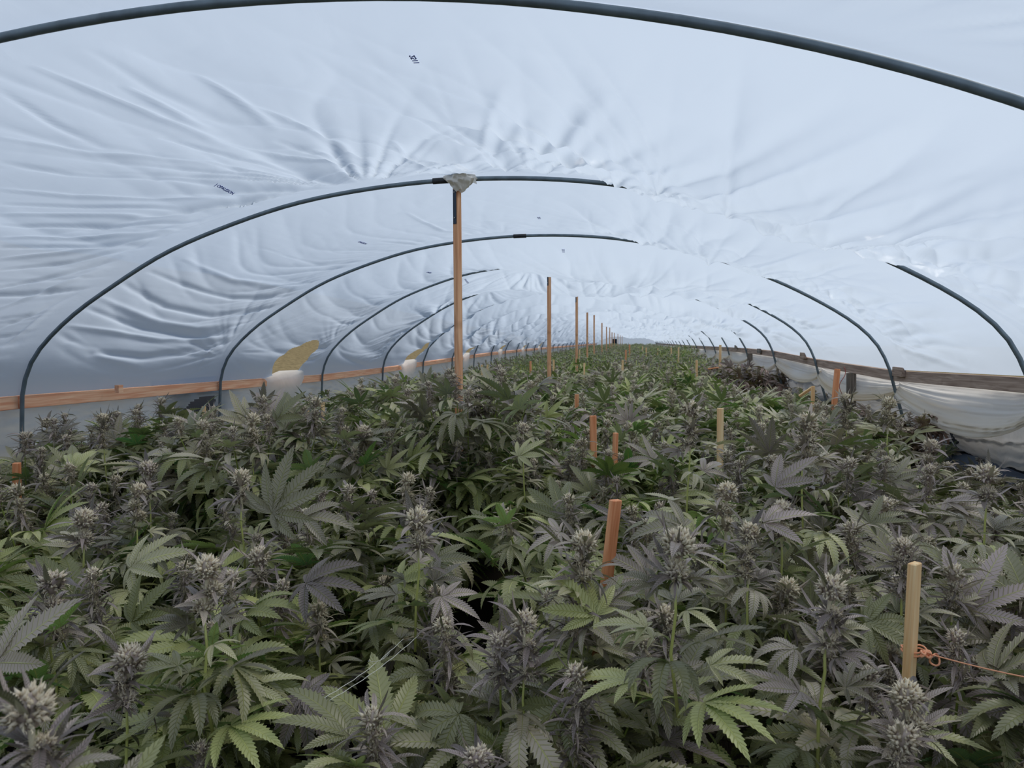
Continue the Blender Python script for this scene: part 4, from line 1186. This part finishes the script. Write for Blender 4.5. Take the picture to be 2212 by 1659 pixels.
def make_plant(lod, seed, H, Rr, tint, lime, nb, dens=1.0, leafL=(.12, .22)):
    """returns dict of part meshes. origin on the ground, top at H"""
    rs = random.Random(seed)
    GL = Geo(); ST = MB(); colas = []
    depth = {0: .62, 1: .55, 2: .5}[lod]
    for bI in range(nb):
        rr = Rr * math.sqrt((bI + .4) / nb) * rs.uniform(.85, 1.1); th = bI * 2.39996 + rs.uniform(-.3, .3)
        tip = np.array([rr * math.cos(th), rr * math.sin(th), H - .10 * (rr / Rr) ** 2 * Rr / .5 - rs.uniform(0, .13)])
        bL = COLA[min(lod, 1)][0][1]
        lean = norm(np.array([math.cos(th) * .18 * rr / Rr, math.sin(th) * .18 * rr / Rr, 1]) + np.array([rs.uniform(-.08, .08), rs.uniform(-.08, .08), 0]))
        foot = np.array([tip[0] * .45, tip[1] * .45, H - depth - .25])
        cv = rs.randrange(len(COLA[min(lod, 1)]))
        cl = COLA[min(lod, 1)][cv][1] if lod < 2 else rs.uniform(.12, .18)
        sc_ = rs.uniform(.75, 1.15)
        cbase = tip - lean * cl * sc_
        colas.append((cv, cbase, lean, sc_, rs.uniform(0, 6.28)))
        pts = [foot + (cbase - foot) * f + np.array([0, 0, .06 * math.sin(math.pi * f)]) for f in np.linspace(0, 1, 6)]
        if lod == 0: tube_pts(ST, pts + [cbase + lean * cl * .4], .0045, .0022, 6)
        elif lod == 1: tube_pts(ST, pts, .005, .003, 3)
        if lod == 2:
            mm = MB(); mm.tube(np.array([(0, 0, 0), (foot[0] * .4, foot[1] * .4, foot[2] * .5)] + pts[::2] + [tip]), .008, 3, cap=False)
            V_ = np.vstack(mm.V); GL.add(V_, np.vstack(mm.Q), np.zeros((0, 3), int), np.full((len(V_), 2), .5), np.tile([.2, .2, .5, 1.], (len(V_), 1)))
            cola(GL, cbase, lean, cl, .03, 2, rs, min(1, tint + .15), .5)
        # nodes with fan leaves, side shoots with small bright leaves
        nn = int((11 if lod < 2 else 6) * dens)
        for k in range(nn):
            f = 1 - (k + rs.uniform(0, .6)) / nn * .95
            q = foot + (cbase - foot) * f
            dep = (H - q[2]) / depth
            for sd in range(2 if lod < 2 else 1):
                az = rs.uniform(0, 2 * math.pi) if k % 2 else th + rs.uniform(-1.3, 1.3)
                el = rs.uniform(-.1, 1.2) - .6 * dep
                d = np.array([math.cos(az) * math.cos(el), math.sin(az) * math.cos(el), math.sin(el)])
                size = rs.uniform(*leafL) * (1 if lod < 2 else 1.2) * (.62 + .5 * min(1, dep * 2.2))
                tl = TPL[lod][rs.randrange(8)]
                pos = q + d * size * .5 + np.array([0, 0, .01])
                tn = min(1, max(0, tint + .9 * (.28 - dep) + rs.uniform(-.30, .30)))
                if rs.random() < .06: tn = 1.0
                lm = min(1, max(0, lime + rs.uniform(-.35, .45)))
                nh = np.array([rs.uniform(-.45, .45), rs.uniform(-.45, .45) - .15, 1.0])
                put_leaf(GL, tl, pos, d, nh, size, tn, lm)
            if lod < 2 and k > 0:           # side shoot: small cluster
                az = rs.uniform(0, 6.28); q2 = q + np.array([math.cos(az) * .05, math.sin(az) * .05, rs.uniform(0, .05)])
                for m_ in range(2):
                    az2 = rs.uniform(0, 6.28); el = rs.uniform(0, .9)
                    d = np.array([math.cos(az2) * math.cos(el), math.sin(az2) * math.cos(el), math.sin(el)])
                    put_leaf(GL, TPL[1][rs.randrange(8)], q2 + d * .02, d, np.array([rs.uniform(-.5, .5), rs.uniform(-.5, .5), 1]), rs.uniform(.05, .085),
                             min(1, max(0, tint * .7 + rs.uniform(-.2, .2))), min(1, lime + rs.uniform(0, .5)))
                if rs.random() < (.13 if lod == 0 else .0):
                    colas.append((rs.randrange(100, 104), q2 - np.array([0, 0, .02]), norm(np.array([math.cos(az) * .5, math.sin(az) * .5, 1])), rs.uniform(.32, .5), 0.0))
    if lod < 2:
        tube_pts(ST, [(0, 0, 0), (0, 0, .1), (.01, 0, H - depth - .2)], .014, .009, 6)
        for bI in range(0, nb):
            c = colas[0]
    return {'leaf': GL.mesh('foliage', M['leaf']), 'stem': ST, 'cola': colas, 'H': H}

VAR = {0: [], 1: [], 2: []}
H0 = 1.05
for i, (tn, lm, nb) in enumerate(((.30, .35, 10), (.62, .20, 10), (.10, .5, 9), (.48, .4, 10), (.85, .10, 9))):
    VAR[0].append(make_plant(0, 10 + i, H0, .50, tn, lm, nb))
for i, (tn, lm, nb) in enumerate(((.30, .35, 11), (.65, .2, 11), (.05, .45, 10), (.48, .3, 11), (.95, .0, 10))):
    VAR[1].append(make_plant(1, 30 + i, H0, .55, tn, lm, nb))
VAR[1][4]['leaf'].materials[0] = M['brown_leaf']
for i, (tn, lm, nb) in enumerate(((.35, .2, 16), (.70, .1, 16), (.02, .35, 16), (.5, .2, 16))):
    VAR[2].append(make_plant(2, 50 + i, H0, .68, tn, lm, nb, 1.7, (.075, .125)))
for lod in (0, 1):
    for v in VAR[lod]:
        V = np.vstack(v['stem'].V); F = [np.vstack(v['stem'].Q)]
        if v['stem'].T: F.append(np.vstack(v['stem'].T))
        v['stem'] = mesh_np('stem', V, F, [M['stem']])

def canopy_z(x, y):
    """height of the plant tops relative to the camera"""
    z = -.42
    if y < 2.9: z -= .10
    if y < 2.3: z -= .17 * (2.3 - y) / 1.2
    if x > 1.2: z -= (.32 if y < 7 else .16) * (x - 1.2)
    if x < -2.0: z += .03 if y < 4.2 else -.12
    return z
COLN = {0: ['grey green', 'dusky purple', 'bright green', 'olive green', 'dark purple'],
        1: ['grey green', 'dusky purple', 'bright green', 'olive green', 'dark purple brown'],
        2: ['grey green', 'dusky purple', 'deep green', 'dull olive']}
ROWX = [-3.15, -2.1, -1.05, .0, 1.05, 1.95]
ROWN = ['in the row along the left side', 'in the second row from the left', 'in the row left of the tall posts', 'in the row right of the tall posts',
        'in the second row from the right', 'in the row along the right side']
def behind(y):
    hi = max([i for i in range(NH) if HY[i] <= y] + [-1])
    if hi < 0: return 'before the first hoop'
    return f'beyond the {ORD[hi]} hoop'
def far_at(y):
    hi = max(i for i in range(NH) if HY[i] <= y)
    return ('just' if (y - HY[hi]) < 1.19 else 'well') + f' beyond the {ORD[hi]} hoop'
PLANTS = []
used = {}
def put_plant(lod, vi, x, y, ztop, label, scale=1.0, rz=0.0, group='cannabis plants filling the tunnel'):
    v = VAR[lod][vi]
    k = label
    used[k] = used.get(k, 0) + 1
    if lod == 2:
        o = link('cannabis_plant', v['leaf'], None, (x, y, ztop - H0 * scale)); o.rotation_euler.z = rz; o.scale = (scale,) * 3
        tag(o, label, 'plant', group); return o
    root = empty('cannabis_plant', (x, y, 0), label, 'plant', group)
    dz = ztop - H0 * scale
    Rz = Matrix.Rotation(rz, 4, 'Z')
    base = Matrix.Translation((0, 0, dz)) @ Rz @ Matrix.Scale(scale, 4)
    fo = link('foliage', v['leaf'], root); fo.matrix_local = base
    st = link('stem', v['stem'], root); st.matrix_local = base
    for (cv, cb, ax, s_, ro) in v['cola']:
        me, L = COLA[1][cv - 100] if cv >= 100 else COLA[lod][cv % len(COLA[lod])]
        c = link('flower_bud', me, root)
        q = Vector((0, 0, 1)).rotation_difference(Vector(ax)).to_matrix().to_4x4()
        c.matrix_local = base @ Matrix.Translation(Vector(cb)) @ q @ Matrix.Rotation(ro, 4, 'Z') @ Matrix.Scale(s_, 4)
    PLANTS.append((x, y, root))
    return root
rp_ = random.Random(77)
# nearest plants, set out in rows
near_rows = [.95, 1.75, 2.55, 3.4, 4.3]
var0 = {(.95, 0): 0, (.95, 1): 0, (.95, 2): 2, (.95, 3): 3, (.95, 4): 1}
for iy, y in enumerate(near_rows):
    for ix, x in enumerate(ROWX):
        if abs(x) / y > 1.35 and y < 2: continue
        xx = x + rp_.uniform(-.12, .12) + float(xoff(y)) + .1; yy = y + rp_.uniform(-.12, .12)
        vi = [[0, 0, 3, 3, 1, 1], [0, 3, 2, 3, 1, 4], [1, 0, 3, 2, 1, 1], [3, 1, 0, 2, 4, 1], [0, 1, 3, 0, 1, 3]][iy][ix]
        zt = ZC + canopy_z(xx, yy) + rp_.uniform(-.03, .05)
        nm = ['closest to the viewer', 'second from the viewer', 'third from the viewer', 'fourth from the viewer', 'fifth from the viewer'][iy]
        put_plant(0, vi, xx, yy, zt, f'{COLN[0][vi]} plant {ROWN[ix]}, {nm}', rp_.uniform(.92, 1.08), rp_.uniform(0, 6.28))
for (px, py, Y, lod, vi, sc_, lb) in ((1010, 772, 3.7, 0, 4, .95, 'tall dark plant whose tips stand at the foot of the front post'),
        (560, 836, 3.2, 0, 1, 1.0, 'tall purple plant left of centre reaching over the hip board'),
        (870, 805, 4.9, 1, 0, .9, 'tall grey green plant just left of the front post'),
        (1825, 865, 5.4, 1, 1, .9, 'dusky plant right below the weathered grey side post'),
        (1600, 935, 3.7, 0, 3, .9, 'olive plant whose leaves half hide the short pale yellow stake'),
        (1300, 975, 3.55, 0, 1, .85, 'purple plant in front of the reddish stake of the middle distance'),
        (1955, 872, 5.6, 1, 4, .55, 'withered brown plant by the foot of the third hoop on the right'),
        (330, 842, 3.9, 0, 3, .95, 'olive plant standing high against the left side sheet')):
    t = P(px, py, Y)
    put_plant(lod, vi, t[0], t[1], t[2], lb, sc_, px * .01)
y = 5.2; k = 0
while y < 13.6:
    for ix, x in enumerate(ROWX):
        xx = x + rp_.uniform(-.15, .15); yy = y + rp_.uniform(-.18, .18)
        vi = rp_.choice([0, 1, 3, 0, 1, 2])
        if x > 1.5: vi = rp_.choice([1, 1, 4, 3])
        if 7.5 < y < 13 and -.3 < x < 1.2: vi = rp_.choice([2, 0, 2, 3])
        if 9 < y < 13.6 and -3.0 < x < -.8: vi = rp_.choice([2, 2, 0])
        zt = ZC + canopy_z(xx, yy) + rp_.uniform(-.06, .08)
        if 10.5 < y < 13.6 and x > 1.5: zt += .24; vi = 4
        put_plant(1, vi, xx, yy, zt, f'{COLN[1][vi]} plant {ROWN[ix]}, {ORD[k]} beyond the second hoop', rp_.uniform(.9, 1.12), rp_.uniform(0, 6.28))
    y += .98; k += 1
k = 0; y = 14.3
while y < ENDY - 1.5 and k < 31:
    for ix, x in enumerate([-3.1, -1.9, -.75, .45, 1.6]):
        xx = x + rp_.uniform(-.15, .15) + float(xoff(y)); yy = y + rp_.uniform(-.2, .2)
        vi = rp_.choice([0, 1, 2, 3])
        if ix in (1, 2) and k < 6: vi = rp_.choice([2, 2, 0])
        zt = ZC + canopy_z(min(xx, 1.2), yy) + rp_.uniform(-.05, .10) + .06
        if ix == 4 and 20 < y < 34: zt += .16; vi = 2
        rn = ['in the left edge row', 'in the inner left row', 'in the middle row', 'in the inner right row', 'in the right edge row'][ix]
        put_plant(2, vi, xx, yy, zt, f'far {COLN[2][vi]} cannabis plant {rn}, {far_at(y)}', rp_.uniform(.92, 1.15), rp_.uniform(0, 6.28))
    y += 1.25 + .05 * k; k += 1

# ---- single leaves and flower heads that stand out in the foreground, on the plants they belong to
def nearest_plant(p):
    return min(PLANTS, key=lambda q: (q[0] - p[0]) ** 2 + (q[1] - p[1]) ** 2)[2]
HL = [  # joint x,y  tip x,y  leaflets  tint  lime  droop  depth step of the tip  length m
    (1290, 1329, 1185, 1238, 7, .10, .95, .5, .05, .17), (1221, 1530, 1071, 1608, 7, .0, .75, .9, -.03, .185), (804, 1346, 916, 1336, 7, .38, .55, .9, .0, .15),
    (954, 1289, 1044, 1332, 7, .95, .3, .9, -.02, .13), (860, 1260, 966, 1248, 7, .0, .15, .8, .02, .15), (936, 1211, 1028, 1211, 7, .25, .9, .7, .01, .14),
    (661, 1260, 800, 1250, 7, .85, .5, 1.0, .0, .185), (649, 1502, 744, 1630, 9, .88, .4, .8, -.04, .18), (740, 1541, 816, 1630, 7, .95, .7, .9, -.02, .15),
    (582, 1417, 686, 1466, 7, .0, .7, .8, -.02, .16), (284, 1344, 377, 1242, 5, .0, .4, .5, .05, .17), (530, 1294, 604, 1234, 5, .05, .3, .5, .04, .14),
    (425, 1614, 580, 1596, 7, .08, .8, .9, -.01, .18), (242, 1612, 357, 1604, 7, .0, .2, .8, .0, .15), (336, 1554, 437, 1548, 7, .25, .7, 1.2, -.02, .14),
    (-10, 1432, 172, 1312, 5, .62, .5, .4, .06, .2), (282, 1226, 409, 1179, 7, .5, .1, .7, .03, .18), (586, 1109, 699, 992, 9, .35, .75, .4, .06, .2),
    (655, 1117, 765, 1117, 5, .55, .9, 1.0, .0, .17), (836, 1012, 884, 966, 7, .4, .8, .5, .04, .15), (811, 1089, 838, 1138, 7, .5, .8, 1.4, -.03, .12),
    (934, 1041, 898, 1004, 7, .0, .5, .8, .03, .14), (163, 1167, 159, 1085, 7, .75, .3, -.2, .0, .16), (532, 1157, 496, 1107, 7, .6, .2, -.1, -.02, .15),
    (1639, 1434, 1622, 1335, 7, .0, .25, .5, .03, .15), (1802, 1397, 1912, 1370, 7, .25, .4, .7, .02, .16), (1870, 1344, 2012, 1368, 9, .15, .75, .9, -.03, .19),
    (1964, 1639, 2109, 1595, 9, .3, .35, .7, .03, .18), (1705, 1656, 1661, 1572, 7, .1, .6, .5, .03, .14), (1563, 1289, 1612, 1366, 7, .7, .4, .8, -.03, .14),
    (1425, 1480, 1584, 1545, 9, .75, .55, .8, -.04, .2), (1681, 1363, 1620, 1289, 5, .2, .8, 1.4, .02, .14), (1400, 1247, 1296, 1190, 7, .95, .5, .7, .03, .18),
    (1477, 1138, 1342, 1126, 7, .8, .8, 1.2, -.02, .19), (1336, 1122, 1274, 1083, 5, .9, .4, .6, .02, .14), (1372, 1290, 1300, 1241, 5, .0, .2, .8, .02, .14),
    (1661, 978, 1606, 901, 7, 1.0, 0, -.1, .0, .17), (1674, 1052, 1767, 975, 5, 1.0, 0, .5, .02, .19), (1651, 1130, 1770, 1112, 5, .9, .2, .9, .0, .18),
    (1410, 993, 1349, 952, 7, .8, .3, .5, .02, .17), (1284, 1053, 1314, 1008, 5, .3, .9, .4, .02, .14), (1468, 1050, 1519, 1042, 5, .5, .9, .6, .01, .14),
    (533, 917, 487, 853, 9, .6, .5, .2, .02, .19), (597, 908, 660, 846, 5, .45, .4, .5, .03, .2), (567, 880, 568, 826, 7, .95, 0, .3, .01, .15),
    (1354, 908, 1325, 870, 7, 1.0, 0, .2, .0, .16), (1362, 908, 1395, 868, 7, 1.0, 0, .2, .01, .16), (1030, 960, 985, 905, 7, .5, .3, .2, .02, .18),
    (250, 950, 205, 890, 7, .6, .3, .3, .02, .19), (352, 1050, 375, 975, 5, .7, .2, -.1, .0, .17), (95, 1020, 150, 970, 7, .4, .4, .8, .0, .16),
    (760, 1030, 700, 985, 7, .35, .5, .8, .02, .16), (1180, 905, 1216, 862, 5, .15, .6, .4, .02, .17), (1120, 985, 1180, 950, 7, .3, .5, .7, .02, .15),
    (470, 1075, 420, 1030, 7, .5, .4, .7, .02, .16), (1085, 1480, 1010, 1450, 7, .1, .9, .9, .0, .14), (955, 1480, 1030, 1440, 7, .8, .2, .7, .0, .12),
    (1960, 1033, 1996, 1007, 7, .1, .9, .5, .02, .14), (2030, 1215, 1950, 1240, 7, .2, .7, .8, -.01, .17), (1880, 1130, 1960, 1090, 7, .5, .4, .7, .02, .16),
    (120, 1290, 30, 1330, 5, .9, .2, .7, -.02, .15), (1210, 1150, 1130, 1190, 7, .75, .4, .9, -.02, .14), (1745, 1240, 1690, 1150, 5, .6, .3, .4, .03, .18),
    (1480, 1620, 1420, 1560, 7, .2, .7, .7, .02, .15), (900, 1620, 1000, 1590, 7, .9, .1, .7, -.01, .14), (1110, 1395, 1075, 1290, 7, .95, .3, .3, .02, .17),
]
for i, (jx, jy, tx, ty, n, tint, lime, droop, dyt, Lm) in enumerate(HL):
    r_ = random.Random(1000 + i)
    pxl = math.hypot(tx - jx, ty - jy)
    Yj = min(4.2, max(.62, FPX * Lm * .92 / pxl))
    j = P(jx, jy, Yj); t = P(tx, ty, Yj + dyt)
    d = t - j; Lr = float(np.linalg.norm(d)) * 1.05
    tp = fan_leaf(n, 1.0, 0, r_, droop, 1.0 if n > 5 else 1.12, .55)
    G = Geo()
    tocam = norm(np.array([0, 0, ZC]) - j)
    nh = norm(np.array([0, 0, 1.0]) + .9 * tocam) if droop > -.05 else norm(np.array([0, 0, .6]) - .5 * tocam)
    put_leaf(G, tp, np.zeros(3), d, nh, Lr, tint, lime)
    root = nearest_plant(j)
    o = link('fan_leaf', G.mesh('fan_leaf', M['leaf']), root)
    o.location = Vector(j) - root.location
    if i == 8: o['label'] = 'leaf turning red along its edge'
HB = [  # flower heads: top x,y  width px  tint  frost  lean  length m
    (60, 1545, 125, .7, 1.0, -.05, .13), (285, 1422, 62, .7, .95, .15, .17), (115, 1258, 55, .55, .8, .1, .16), (450, 1228, 58, .7, .95, .1, .17), (510, 1388, 42, .7, .8, .0, .13),
    (688, 1322, 44, .8, .7, .0, .14), (893, 1462, 30, .85, .8, .0, .12), (1133, 1345, 52, .85, 1.0, .0, .17), (1262, 1168, 46, .9, .95, .0, .15), (1275, 1530, 48, .8, 1.0, .0, .15),
    (1432, 1450, 36, .95, .6, .0, .12), (1470, 1168, 56, .75, 1.0, .1, .17), (1748, 908, 34, .9, .8, .1, .2), (1951, 1182, 42, .85, .8, .0, .16), (1800, 1270, 56, .85, .9, .1, .16),
    (1702, 1268, 42, .9, .7, .0, .14), (1922, 1412, 44, .85, .8, .0, .15), (1965, 1502, 58, .85, .9, .05, .17), (1738, 1437, 36, .8, .8, .0, .13), (1795, 1490, 36, .8, .8, .0, .12),
    (2129, 1295, 36, .5, .8, .1, .16), (2105, 1350, 38, .6, .8, .0, .15), (2166, 1550, 42, .6, .85, .1, .16), (2119, 1440, 42, .6, .8, .1, .17), (1555, 1538, 34, .85, .7, .0, .13),
    (902, 1119, 44, .85, .8, .0, .17), (545, 905, 28, .6, .9, .0, .18), (222, 905, 26, .6, .8, .0, .18), (1492, 882, 34, .8, .8, .0, .17), (520, 1030, 36, .6, .8, .0, .18),
    (320, 1010, 32, .6, .9, .0, .18), (300, 1060, 36, .55, .9, .1, .17), (185, 1120, 42, .6, .8, .1, .18), (880, 1035, 30, .6, .8, .0, .16), (1080, 1430, 34, .8, .6, .0, .12),
    (1130, 925, 26, .6, .8, .0, .17), (785, 930, 26, .6, .8, .0, .17), (1035, 850, 22, .7, .8, .0, .17), (2010, 960, 24, .5, .8, .0, .2), (2135, 1020, 34, .4, .95, .0, .17),
    (1920, 868, 22, .6, .7, .0, .2), (1830, 860, 20, .7, .7, .0, .2), (1620, 1150, 44, .9, .7, .0, .16), (560, 1200, 40, .7, .8, .1, .16), (830, 1260, 34, .8, .7, .0, .14),
    (1570, 1060, 40, .9, .7, .0, .17), (1690, 1100, 38, .9, .6, .0, .16), (1950, 1590, 60, .8, .8, .0, .16), (1440, 1330, 46, .95, .5, .0, .17), (100, 915, 22, .4, .8, .0, .18),
]
HBM = []
for v in range(7):
    r_ = random.Random(1300 + v); G = Geo(); Lc = [.17, .13, .15, .17, .12, .16, .18][v]
    cola(G, np.zeros(3), np.array([0, 0, 1.0]), Lc, .026, 0, r_, [.8, .6, .9, .7, .85, .5, .75][v], [1, .9, .8, 1, .7, .9, .95][v], True)
    HBM.append((G.mesh('flower_bud', M['bud']), Lc))
SHOOT = []
for v in range(4):         # leafy upper shoot that carries a flower head
    r_ = random.Random(1500 + v); G = Geo(); mm = MB()
    pts = np.array([(0, 0, 0), (.004, 0, -.07), (-.004, .006, -.16), (.01 * (v - 1.5), .01, -.30)])
    mm.tube(pts, [.0025, .003, .0033, .004], 6); V_ = np.vstack(mm.V)
    G.add(V_, np.vstack(mm.Q), np.vstack(mm.T), np.full((len(V_), 2), .5), np.tile([.1, .3, .55, .8], (len(V_), 1)))
    for k in range(12):
        z = -.01 - .024 * k; az = k * 2.4 + r_.uniform(-.5, .5); el = r_.uniform(.1, .9) - .05 * k
        d = np.array([math.cos(az) * math.cos(el), math.sin(az) * math.cos(el), math.sin(el)]); sz = r_.uniform(.07, .12) + .006 * k
        put_leaf(G, TPL[0][r_.randrange(8)], np.array([0, 0, z]) + d * sz * .5, d, np.array([r_.uniform(-.4, .4), r_.uniform(-.5, .3), 1]), sz, r_.uniform(.3, 1.0) - .05 * k, r_.uniform(0, .6))
    SHOOT.append(G.mesh('branch', M['leaf']))
for i, (px, py, w, tint, frost, lean, Lc) in enumerate(HB):
    Y = .054 * FPX / w
    top = P(px, py - w * .45, Y)
    ax = norm(np.array([lean, 0, 1.0]))
    me, L0 = HBM[i % 7]; k = Lc / L0
    k = min(1.15, max(.85, k))
    base_ = top - ax * L0 * k
    root = nearest_plant(top)
    c = link('flower_bud', me, root)
    q = Vector((0, 0, 1)).rotation_difference(Vector(ax)).to_matrix().to_4x4()
    c.matrix_local = Matrix.Translation(Vector(base_) - root.location) @ q @ Matrix.Rotation(i * 1.7, 4, 'Z') @ Matrix.Scale(k, 4)
    bl = link('branch', SHOOT[i % 4], root)
    bl.matrix_local = Matrix.Translation(Vector(base_ + ax * .03) - root.location) @ Matrix.Rotation(i * 2.3, 4, 'Z')
